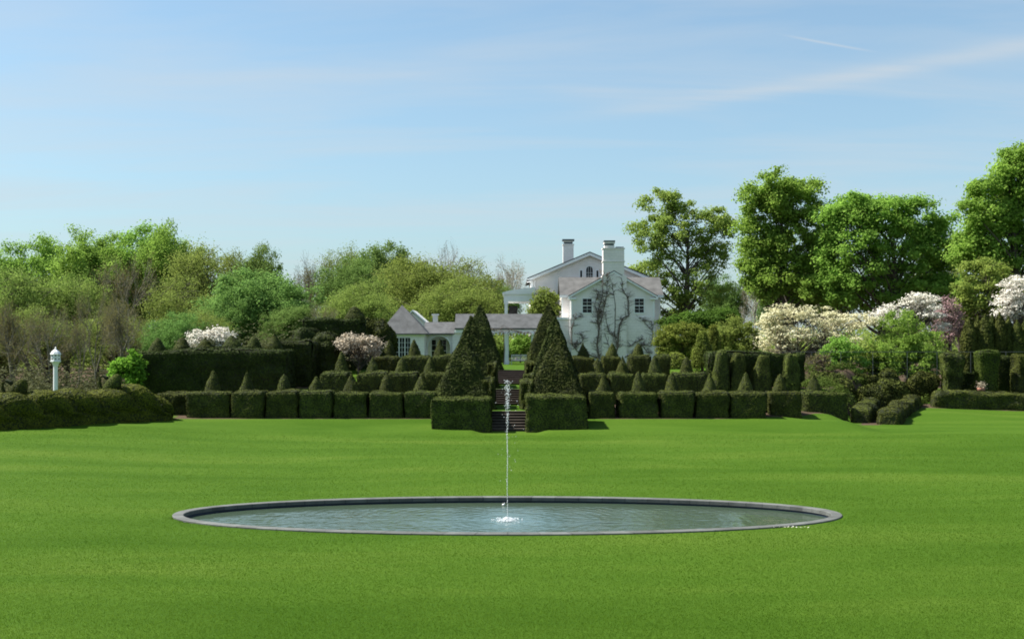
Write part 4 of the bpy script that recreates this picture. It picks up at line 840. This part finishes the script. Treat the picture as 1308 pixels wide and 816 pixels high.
# ------------------------------------------------------------------ trees
def limb(m, a, b, r0, r1, r, bow=.15, n=7, sides=5):
    a, b = np.asarray(a, float), np.asarray(b, float); t = np.linspace(0, 1, n)[:, None]; L_ = np.linalg.norm(b-a)
    w = r.normal(0, .04*L_, 3); p = a+(b-a)*t+np.array((0, 0, 1))*bow*L_*np.sin(t*3.14)*(1 if bow < 0 else 1)*-.5*0+w*np.sin(t*3.14)+np.array((0, 0, bow*L_))*(np.sqrt(t)-t)
    m.tube(p, np.linspace(r0, r1, n), sides, 0, False); return p
def tree(seed, H, blobs, tr_r, n_cl, per, leaf, clr, asp=.75, up=.5, limbs=50, fork=.3, flat=.65, lean=0, twigs=0, droop=0):
    """trunk with limbs to every leaf clump; blobs: (x, y, z, rx, ry, rz, weight) ellipsoids of the crown"""
    r = np.random.default_rng(seed); tm, cm = MB(), MB(); B = np.array(blobs, float); wgt = B[:, 6]/B[:, 6].sum()
    k = r.choice(len(B), n_cl, p=wgt); dr = unit(r.normal(0, 1, (n_cl, 3))); rad = (.30+.70*r.random(n_cl)**.55)[:, None]
    C = B[k, :3]+dr*rad*B[k, 3:6]*(1+.08*r.normal(0, 1, (n_cl, 1)))
    Hz = min(H*.72, B[:, 2].max()); tz = np.linspace(0, Hz, 9); tp = np.stack([lean*tz/Hz+.03*H*np.sin(tz/H*5+seed)*.4, .012*H*np.sin(tz/H*6+2*seed), tz], -1)
    tm.tube(tp, tr_r*np.array([1.35, 1.05, .95, .88, .8, .68, .5, .33, .16]), 9)
    sel = r.permutation(n_cl)[:limbs]
    for q in sel:
        c = C[q]; hd = math.hypot(c[0]-lean*.5, c[1]); z0 = np.clip(c[2]-hd*(.75+.3*r.random())-.05*H, fork*H*.75, Hz*.92); a = np.array([np.interp(z0, tz, tp[:, i]) for i in range(3)])
        f = np.clip(1-z0/Hz, .1, 1); p = limb(tm, a, c, tr_r*(.12+.42*f)*(.6+.4*min(1, hd/(.25*H))), .015+.01*tr_r, r, .10)
        for s in range(twigs):
            a2 = p[r.integers(3, 7)]; limb(tm, a2, a2+r.normal(0, 1, 3)*clr*(1, 1, .7)+(0, 0, .3*clr), .035, .012, r, .05, 4, 3)
    n = n_cl*per; ci = np.repeat(np.arange(n_cl), per); rc = clr*r.uniform(.65, 1.35, n_cl)[ci][:, None]
    g = r.normal(0, 1, (n, 3)); g = unit(g)*np.abs(r.normal(.62, .3, (n, 1))); L_ = C[ci]+g*rc*np.array((1, 1, flat)); L_[:, 2] -= droop*rc[:, 0]*np.hypot(g[:, 0], g[:, 1])
    nr = g*.95+np.array((0, 0, up*.8))+r.normal(0, .45, (n, 3)); cm.add(*cards(L_, nr, leaf, asp, r)); return tm, cm
def ball(rx, ry, rz, z, n, seed, spread=.55, sub=.55):
    """crown as several overlapping lobes round a middle"""
    r = np.random.default_rng(seed); out = [(0, 0, z, rx*.72, ry*.72, rz*.8, 1.4)]
    for k in range(n):
        a = k/n*6.283+r.uniform(-.4, .4); e = r.uniform(-.65, .95); q = math.sqrt(max(0, 1-e*e*.7)); out.append((math.cos(a)*q*rx*spread, math.sin(a)*q*ry*spread, z+e*rz*spread, rx*sub*r.uniform(.75, 1.1), ry*sub*r.uniform(.75, 1.1), rz*sub*r.uniform(.7, 1.0), 1))
    return out
def put(kind, parts, px, py_top, d, H0, W0, wpx, label, cat='tree', group=None, rz=None, lean=0, zb=None):
    """parts: (name, mesh). Set so that the top and the width match what stands at that distance"""
    x = X(px, d); zb = float(ground(x, d))-.1 if zb is None else zb; sz = (Z(py_top, d)-zb)/H0; sx = wpx*d/F/W0
    o = empty(kind, (x, d, zb), label, cat, group, rng.uniform(0, 6.28) if rz is None else rz); o.scale = (sx, sx, sz)
    for nm, me in parts: c = bpy.data.objects.new(nm, me); COL.objects.link(c); c.parent = o
    return o
def parts_of(tm, cm, bark, leafm, crown='crown'): return [('trunk', tm.mesh('trunk', bark, True)), (crown, cm.mesh(crown, leafm))]
BK = M['bark']
# the big trees right of the house, each its own shape
def own(kind, px, py_top, d, blobs_px, tr, n_cl, per, leaf, clr, leafm, label, seed, group=None, bark=BK, depth=.85, crown='crown', cat='tree', **kw):
    """crown lobes given where the eye sees them: (px, py, half width px, half height px, weight)"""
    x = X(px, d); zb = float(ground(x, d))-.15; r = np.random.default_rng(seed); s = d/F; bl = []
    for (bx_, by_, hw, hh, wg) in blobs_px: bl.append((X(bx_, d)-x, r.uniform(-.3, .3)*hw*s, Z(by_, d)-zb, hw*s, hw*s*depth, hh*s, wg))
    tm, cm = tree(seed, Z(py_top, d)-zb, bl, tr, n_cl, per, leaf, clr, **kw)
    o = empty(kind, (x, d, zb), label, cat, group)
    for nm, me in parts_of(tm, cm, bark, leafm, crown): c = bpy.data.objects.new(nm, me); COL.objects.link(c); c.parent = o
    return o
GR = 'tall trees to the right of the house'
own('oak_tree', 876, 242, 142, [(850,262,34,20,1.0),(905,285,32,24,1.0),(830,300,30,26,.8),(868,300,40,30,1.0),(915,325,26,24,.8),(835,345,36,26,.8),(890,365,44,24,.9),(862,390,50,16,.6)], .5, 230, 130, .30, 1.15, M['oak'], 'open crowned olive green tree just right of the house gable', 501, GR, fork=.3, limbs=60, twigs=1)
own('maple_tree', 997, 218, 134, [(985,250,36,32,1.2),(1020,258,32,30,1),(975,300,34,34,1),(1018,312,38,40,1),(990,350,42,36,1),(1030,370,36,28,.7),(965,345,22,30,.5)], .55, 340, 190, .31, 1.2, M['green'], 'tall dense maple, highest of the pair right of the house', 502, GR, fork=.2, limbs=80)
own('maple_tree', 1142, 246, 130, [(1062,295,26,36,.9),(1085,272,34,28,1),(1130,275,40,30,1.1),(1175,282,36,30,1),(1200,315,30,34,.9),(1088,330,48,42,1.2),(1155,330,44,42,1.1),(1205,360,26,30,.6),(1110,372,50,28,1),(1180,378,44,26,.9),(1070,365,26,26,.6)], .6, 480, 190, .31, 1.2, M['green'], 'broad dense maple with a rounded crown, right of the tallest maple', 503, GR, fork=.18, limbs=90)
own('maple_tree', 1298, 180, 112, [(1300,225,40,42,1.2),(1262,262,38,40,1),(1330,260,50,50,1),(1290,310,56,44,1.2),(1250,318,30,30,.6),(1350,320,50,50,1),(1300,360,60,30,.8)], .6, 400, 190, .29, 1.1, M['green'], 'big bright tree cut by the right edge of the picture', 504, GR, fork=.2, limbs=80)
own('olive_tree', 1262, 325, 108, [(1262,350,32,26,1),(1240,375,20,24,.7),(1282,375,28,26,.8),(1258,395,34,18,.7)], .25, 130, 90, .26, .75, M['oak'], 'olive green tree in front of the big tree at the right edge', 505, None, limbs=60, twigs=2)
# understory and flowering trees at right
DG = 'white flowering dogwoods at right'
def dogwood(px, d, lay, leafm, label, seed, group, dens=1.0, kind='dogwood_tree'):
    own(kind, px, min(b[1]-b[3] for b in lay), d, lay, .16, int(120*dens), 52, .17, .8, leafm, label, seed, group, asp=.8, up=1.1, flat=.28, fork=.15, limbs=70, twigs=1, crown='blossom')
dogwood(1020, 98, [(990,408,22,14,1),(1010,400,26,14,1),(1045,404,26,14,1),(1075,412,26,14,1),(985,428,20,12,1),(1020,430,34,14,1.2),(1065,432,34,16,1.2),(1095,410,24,14,1),(1000,444,30,8,.6)], M['cream'], 'wide cream dogwood in bloom behind the yew pillars', 511, DG, 1.9)
dogwood(1158, 101, [(1175,384,24,10,1.2),(1150,395,26,10,1),(1188,398,20,10,1),(1128,405,20,12,.8),(1200,415,10,10,.4)], M['white_flower'], 'white dogwood blossom above the light green shrub', 512, DG, .8)
dogwood(1304, 99, [(1304,366,24,16,1.2),(1290,385,22,14,1),(1316,390,28,18,1),(1285,402,14,8,.5)], M['white_flower'], 'white blossoming tree above the arborvitae row at the right edge', 513, DG, 1.2)
own('redbud_tree', 1212, 378, 104, [(1208,400,18,22,1),(1222,408,14,20,.8),(1204,426,16,12,.7)], .1, 110, 34, .15, .5, M['pink'], 'pink blossoming redbud between white dogwood and arborvitae row', 514, None, limbs=90, twigs=3, crown='blossom')
own('leafy_shrub', 1160, 402, 96, [(1158,422,34,26,1.4),(1138,445,30,24,1.2),(1182,445,30,26,1.2),(1160,466,40,18,.9),(1195,462,16,18,.5)], .1, 230, 60, .24, .6, M['bright'], 'light green shrub with drooping leaves below the white dogwood', 521, None, limbs=60, cat='shrub', asp=.45, up=.1, droop=.3)
own('leafy_shrub', 1072, 425, 95, [(1070,442,22,14,1),(1088,458,22,16,1),(1062,465,20,16,.8),(1080,478,24,10,.6)], .08, 110, 60, .20, .5, M['bright'], 'fresh green shrub in front of the cream dogwood', 522, None, limbs=50, cat='shrub')
own('leafy_shrub', 1118, 440, 97, [(1115,455,18,14,1),(1108,470,22,14,1),(1136,472,20,14,.8)], .08, 90, 60, .2, .5, M['oak'], 'dull green shrub between the two fresh green shrubs', 523, None, limbs=50, cat='shrub')
own('bare_shrub', 1045, 445, 90, [(1045,465,20,16,1),(1035,480,14,12,.6)], .05, 70, 22, .13, .4, M['bronze'], 'brownish thin shrub behind the right end of the hedge rows', 524, None, limbs=70, cat='shrub', twigs=4)
own('leafy_shrub', 940, 402, 103, [(938,420,26,16,1),(955,432,18,14,.8),(925,432,22,16,.9),(945,445,26,8,.6)], .08, 130, 70, .18, .6, M['yellow'], 'yellow green fine leaved shrub behind the weeping cypress', 525, None, limbs=40, cat='shrub')
own('dark_tree', 905, 396, 112, [(905,410,30,12,1),(875,412,26,12,.8),(925,408,20,12,.6)], .15, 130, 80, .24, .8, M['deep'], 'dark green bush below the open crowned olive tree', 526, None, limbs=30, cat='shrub')
own('yew_bush', 872, 412, 106, [(866,432,27,20,1.3),(888,428,18,15,.8),(850,440,15,18,.8),(880,448,26,10,.8)], .12, 200, 90, .17, .55, M['gold'], 'big rounded golden green yew right of the house wall', 527, None, limbs=20, cat='shrub', flat=.5)
own('yew_bush', 862, 402, 112, [(858,412,18,10,1),(875,410,14,8,.6)], .1, 80, 80, .18, .6, M['conifer'], 'dark green clipped yew behind the rounded golden yew', 528, None, limbs=15, cat='shrub')
block_at(854, 878, 453, 93, 1.8, 'yew_bush', 'small rounded light green yew below the big golden yew', 529, 'shrub', rad=.7, lump=.12, mats=[M['gold'], M['yew_core']])
# weeping cypress: hanging streamers
def weeping(px, top, bot, wpx, d, seed, label):
    r = np.random.default_rng(seed); x = X(px, d); zb = float(ground(x, d)); s = d/F; zt = Z(top, d); tm, cm = MB(), MB(); tm.tube([(x, d, zb-.1), (x+.05, d, (zb+zt)/2), (x, d, zt-.2)], [.14, .1, .02], 7)
    for k in range(64):
        a = r.uniform(0, 6.28); f = r.random(); rr = wpx/2*s*(.25+.85*f)*r.uniform(.7, 1.05); z1 = zt-(zt-zb)*(.02+.5*f*r.uniform(.5, 1.1)); ln = (zt-zb)*r.uniform(.3, .55)
        p0 = np.array((x, d, min(z1+.35, zt))); p1 = np.array((x+rr*math.cos(a)*.8, d+rr*math.sin(a)*.8, z1)); p2 = np.array((x+rr*math.cos(a), d+rr*math.sin(a), max(z1-ln, zb+.1)))
        tm.tube([p0, (p0+p1)/2+(0, 0, .1), p1, p2], [.035, .03, .02, .008], 4, 0, False)
        n = 190; t = r.random(n)[:, None]; q = np.where(t < .2, p0+(p1-p0)*t*5, p1+(p2-p1)*(t-.2)/.8)+r.normal(0, .09, (n, 3))*(1, 1, .6); nr = np.stack([np.full(n, math.cos(a)), np.full(n, math.sin(a)), np.full(n, .3)], -1)+r.normal(0, .5, (n, 3)); cm.add(*cards(q, nr, .15, .5, r))
    root = empty('weeping_cypress', (x, d, zb), label, 'tree'); tm.build('trunk', BK, root, True); cm.build('crown', M['gold'], root)
weeping(897, 424, 480, 26, 88.5, 31, 'weeping cypress with hanging golden green streamers left of the yew pillars'); weeping(911, 416, 476, 24, 91, 32, 'taller weeping cypress just behind, nearer the yew pillars')
# arborvitae row
arb = []
for k in range(2):
    r = np.random.default_rng(70+k); V, Fq = revolve_shape([(.35, 0), (.52, .5), (.58, 1.8), (.56, 3.6), (.45, 5.0), (.26, 5.8), (.02, 6.3)], 22, .2); m = clipped(V, Fq, 75+k, .07, 330, .13, .5, rag=.15); arb.append(m.mesh('arborvitae', [M['yew'], M['yew_core']]))
for k, (px, top) in enumerate([(1237.5, 405), (1248.5, 404), (1258, 401), (1267.5, 400), (1277, 399), (1288, 404), (1299, 409), (1309, 407), (1319, 405)]):
    d = 97.0+(k % 2)*.3; x = X(px, d); zb = float(ground(x, d))-.1; mesh_thing('arborvitae', arb[k % 2], (x, d, zb), (rng.uniform(.92, 1.1), .95, (Z(top, d)-zb)/6.3), k*1.3, f'narrow upright arborvitae column, {ord_(k)} from the left in its row at right', 'tree', 'row of narrow arborvitae at right')
# left side small plants
own('lime_shrub', 165, 449, 76.5, [(165,464,16,13,1),(152,474,12,11,.8),(172,482,12,12,.8)], .06, 80, 55, .20, .4, M['lime'], 'bright lime leafed shrub against the left end of the tall hedge', 531, None, limbs=30, cat='shrub', asp=.8)
dogwood(268, 96, [(262,432,20,11,1),(282,428,14,9,.8),(252,440,12,7,.5),(285,440,16,7,.6)], M['white_flower'], 'white blossoming dogwood behind the cones of the tall left hedge', 515, None, .85)
own('magnolia_tree', 458, 424, 85.2, [(455,440,23,15,1.1),(474,442,15,14,.8),(441,438,11,11,.5),(462,453,22,10,.5)], .055, 130, 30, .17, .42, M['blush'], 'small magnolia with fading blush flowers left of the pavilion', 532, None, limbs=40, twigs=2, crown='blossom', asp=.7)
own('leafy_shrub', 665, 427, 127, [(666,438,16,12,1),(652,445,14,10,.7),(680,445,14,12,.8)], .08, 90, 60, .24, .7, M['bright'], 'green bush seen through the walkway behind the bench', 533, None, limbs=20, cat='shrub')
own('leafy_shrub', 633, 428, 126, [(632,445,12,16,1),(640,455,10,12,.7)], .08, 60, 55, .22, .6, M['yellow'], 'yellow green bush seen through the left end of the walkway', 534, None, limbs=20, cat='shrub')
own('leafy_tree', 695, 364, 126, [(697,385,16,16,1),(706,398,12,14,.7),(688,396,12,12,.7)], .12, 90, 70, .25, .7, M['yellow'], 'yellow green small tree between the porch and the house wing', 535, None, limbs=40)

# ------------------------------------------------------------------ the wood on the left and behind
def bare_tree(seed, H, spread, tr, depth=5, leafn=0):
    r = np.random.default_rng(seed); tm, ends = MB(), []
    def grow(p, dirv, ln, rad, k):
        n = 5; pts = [p]; dv = dirv.copy()
        for s in range(n): dv = unit(dv+r.normal(0, .10, 3)+np.array((0, 0, .035))); pts.append(pts[-1]+dv*ln/n)
        tm.tube(pts, np.linspace(rad, rad*.68, n+1), 5 if k > 2 else 3, 0, False)
        if k == 0: ends.append(pts[-1]); return
        for c in range(3 if k > 1 else 4):
            a = r.uniform(0, 6.283); q = spread*r.uniform(.6, 1.2); side = unit(np.cross(dv, r.normal(0, 1, 3))); nd = unit(dv*math.cos(q)+side*math.sin(q)); st_ = pts[-1] if c < 2 else pts[r.integers(2, n)]
            grow(st_, nd, ln*r.uniform(.62, .85), max(rad*.62, .012), k-1)
    grow(np.zeros(3), np.array((0, 0, 1.)), H*.23, tr, depth); return tm, np.array(ends)
def zmax(*ms): return max(np.percentile(np.concatenate(m.V)[:, 2], 99.75) for m in ms if m.V)
def wid(*ms):
    V = np.concatenate([v for m in ms for v in m.V]); return np.percentile(np.abs(V[:, 0]), 98)*2
K = {}
def reg(name, tm, cm, bark, leafm): K[name] = (parts_of(tm, cm, bark, leafm), zmax(tm, cm), wid(cm if cm.V else tm))
for v in range(2):
    reg(f'bright{v}', *tree(601+v, 20, ball(6.5, 6.5, 7.5, 12.5, 9, 601+v), .35, 360, 150, .27, 1.45, fork=.2, limbs=50), BK, M['bright'])
    reg(f'olive{v}', *tree(611+v, 18, ball(6, 6, 7, 11, 9, 611+v), .3, 300, 80, .22, 1.7, fork=.18, limbs=150, twigs=2), BK, M['olive'])
    reg(f'green{v}', *tree(621+v, 17, ball(6.5, 6.5, 7, 10.2, 9, 621+v), .32, 360, 140, .26, 1.4, fork=.15, limbs=50), BK, M['wood_green'])
    reg(f'yellow{v}', *tree(631+v, 15, ball(6.5, 6.5, 6, 9, 8, 631+v), .3, 300, 110, .23, 1.65, fork=.15, limbs=110, twigs=1), BK, M['yellow'])
    tm, e_ = bare_tree(641+v, 17, .52, .22, 6); r = np.random.default_rng(645+v); cm = MB(); k = r.integers(len(e_), size=3800); cm.add(*cards(e_[k]+r.normal(0, .35, (3800, 3)), r.normal(0, 1, (3800, 3)), .15, .6, r)); reg(f'bare{v}', tm, cm, M['twig'], M['bronze'])
    tm, e_ = bare_tree(651+v, 18, .62, .28, 6); r = np.random.default_rng(655+v); cm = MB(); k = r.integers(len(e_), size=1500); cm.add(*cards(e_[k]+r.normal(0, .3, (1500, 3)), r.normal(0, 1, (1500, 3)), .16, .6, r)); reg(f'pale{v}', tm, cm, M['pale_twig'], M['bronze'])
def wood(kind, px, top, wpx, d, label, name=None, group='trees of the wood behind the garden', rz=None, zb=None):
    nm = name or {'bright': 'poplar_tree', 'olive': 'olive_leaved_tree', 'green': 'maple_tree', 'yellow': 'yellow_green_tree', 'bare': 'bare_tree', 'pale': 'pale_barked_tree'}[kind[:-1]]
    p, H0, W0 = K[kind]; return put(nm, p, px, top, d, H0, W0, wpx, label, 'tree', group, rz, zb=zb)
# canopy, back to front
wood('bright0', 36, 303, 92, 185, 'bright green round topped tree at the far left skyline')
wood('bright1', 122, 294, 100, 180, 'bright green tree, left one of the highest skyline group at left')
wood('bright0', 172, 290, 100, 186, 'bright green tree, middle of the highest skyline group at left', rz=2)
wood('bright1', 220, 291, 84, 182, 'bright green tree, right one of the highest skyline group at left', rz=4)
wood('olive0', 268, 312, 100, 175, 'olive tree on the skyline right of the highest bright group')
wood('olive1', 310, 322, 60, 170, 'narrow olive tree just left of the big vivid green tree')
wood('bare0', 176, 322, 110, 165, 'bronze budded tree below the highest bright skyline group')
wood('olive1', 16, 345, 100, 160, 'dull olive tree at the left edge below the skyline')
wood('olive0', 88, 352, 96, 163, 'olive tree below the gap in the left skyline')
wood('olive1', 236, 352, 90, 160, 'olive tree right of the bronze budded tree')
wood('green0', 332, 316, 64, 158, 'vivid green pointed tree standing above the wood near the middle left')
wood('green1', 334, 345, 128, 150, 'big vivid green broad tree in front of the pointed one')
wood('green0', 300, 372, 70, 145, 'vivid green tree at the left foot of the big broad tree')
wood('pale0', 392, 320, 82, 175, 'pale thin leaved tree on the skyline right of the vivid green tree')
wood('bare1', 408, 332, 66, 165, 'purplish bare tree right of the vivid green tree')
wood('olive0', 440, 316, 62, 182, 'thin olive tree on the skyline at the left of the green dome')
wood('green1', 490, 314, 88, 176, 'green domed tree on the skyline left of the pavilion')
wood('green0', 445, 330, 76, 165, 'darker green tree under the green dome')
wood('yellow0', 456, 360, 90, 128, 'yellow green rounded tree behind the highest clipped hedge')
wood('pale1', 553, 306, 92, 178, 'white barked leafless tree crown on the skyline above the pavilion', 'sycamore_tree')
wood('yellow1', 545, 328, 110, 150, 'broad yellowish tree behind the pavilion', rz=1)
wood('olive1', 596, 330, 92, 155, 'olive tree between the pavilion and the porch')
wood('yellow0', 580, 352, 110, 140, 'low yellowish tree behind the walkway', rz=3)
wood('green1', 632, 360, 60, 160, 'dark green tree directly left of the porch')
wood('pale0', 660, 322, 96, 165, 'white barked thin tree behind the porch', 'sycamore_tree', rz=2)
wood('olive0', 512, 345, 70, 160, 'olive tree behind the pavilion roof, left of the broad yellowish one')
wood('pale1', 770, 312, 60, 190, 'thin tree whose top shows between the chimneys', 'sycamore_tree', rz=3)
# lower left
wood('bare0', 122, 366, 92, 112, 'grey leafless tree standing right of the bird house', rz=1)
wood('bare1', 180, 385, 80, 118, 'grey leafless tree left of the tall hedge', rz=2)
wood('bare1', 40, 400, 90, 115, 'grey thin tree behind the bird house at left')
wood('olive1', 60, 392, 84, 128, 'dim olive understory tree behind the bird house')
wood('green0', 220, 400, 66, 112, 'bushy bright green tree behind the left cones of the tall hedge')
wood('olive0', 150, 400, 90, 130, 'dim olive understory tree behind the leafless trees')
wood('olive1', 4, 410, 70, 120, 'dim olive understory tree at the left frame edge')
wood('green1', 372, 392, 60, 120, 'green tree behind the stepped clipped hedge')
wood('olive0', 262, 395, 64, 125, 'olive bushy tree above the white dogwood')
wood('bare0', 405, 385, 50, 118, 'brown thin tree behind the highest clipped hedge')
wood('bare0', 70, 388, 74, 108, 'grey leafless tree between the bird house and the left frame edge', rz=3)
wood('bare1', 150, 378, 70, 109, 'tall grey leafless tree just left of the lime shrub', rz=4)
wood('bare0', 96, 402, 60, 103, 'small grey leafless tree just right of the bird house', rz=5)
wood('bare1', 20, 382, 70, 110, 'grey leafless tree above the far left swan', rz=1.2)
# right of the house
wood('pale0', 962, 330, 60, 150, 'pale twiggy tree between the olive tree and the tall maple', rz=.5)
wood('pale1', 950, 372, 46, 128, 'pinkish grey twiggy small tree left of the cream dogwood', rz=2)
wood('green0', 1052, 318, 74, 152, 'green tree filling the gap between the two maples', rz=1)
wood('green1', 1000, 350, 70, 155, 'green tree low behind the tallest maple', rz=2)
wood('olive1', 1195, 322, 70, 155, 'olive tree behind the right side of the broad maple', rz=2)
wood('green0', 925, 352, 60, 160, 'green tree low behind the open crowned olive tree', rz=3)
wood('bare1', 1215, 350, 60, 140, 'twiggy tree right of the broad maple')
wood('olive1', 1225, 352, 60, 150, 'olive tree behind the redbud')
# just outside the frame, for the view from a step aside
wood('bright0', -70, 312, 100, 182, 'bright green tree beyond the left edge of the picture', rz=1); wood('olive0', -60, 370, 110, 140, 'olive tree beyond the left edge of the picture')
# far woods closing the view, one mass
r = np.random.default_rng(88); m = MB(); 
for k in range(620):
    a = R(r.uniform(-48, 48)); rr = r.uniform(250, 330); x, y = rr*math.sin(a), rr*math.cos(a); h_ = r.uniform(8, 13); n = 230; g = unit(r.normal(0, 1, (n, 3)))*(r.random((n, 1))**.4); C = np.array((x, y, h_*.5-1.0))+g*np.array((6, 6, h_*.5)); m.add(*cards(C, g+(0, 0, .4), .9, .8, r))
tag(m.build('far_woods', M['olive']), 'distant wood closing the view behind the garden trees', 'woods', kind='stuff')
# undergrowth on the floor of the left wood
r = np.random.default_rng(89); m = MB()
for k in range(520):
    y = r.uniform(88, 140); x = r.uniform(-.56, -.13)*y; g = unit(r.normal(0, 1, (60, 3)))*(r.random((60, 1))**.4); h_ = r.uniform(1.8, 5.5); C = np.array((x, y, float(ground(x, y))+h_*.45))+g*np.array((1.7, 1.7, h_*.5)); m.add(*cards(C, g+(0, 0, .5), .26, .8, r))
tag(m.build('undergrowth', M['thicket']), 'dull green undergrowth on the floor of the left wood', 'undergrowth', kind='stuff')

# rough ground cover round the top of the soil path
r = np.random.default_rng(90); m = MB()
for k in range(240):
    y = r.uniform(79, 92); x = r.uniform(19.5, 27+(y-78)*.6)
    if abs(x-np.interp(y, [73.5, 88], [23.95, 31.3])) < .9: continue
    h_ = r.uniform(.3, 1.0); g = unit(r.normal(0, 1, (110, 3)))*(r.random((110, 1))**.4); C = np.array((x, y, float(ground(x, y))+h_*.4))+g*np.array((.55, .55, h_*.5)); m.add(*cards(C, g+(0, 0, .5), .13, .7, r))
tag(m.build('ground_cover', M['conifer']), 'rough dark green ground cover round the top of the soil path', 'ground cover', kind='stuff')
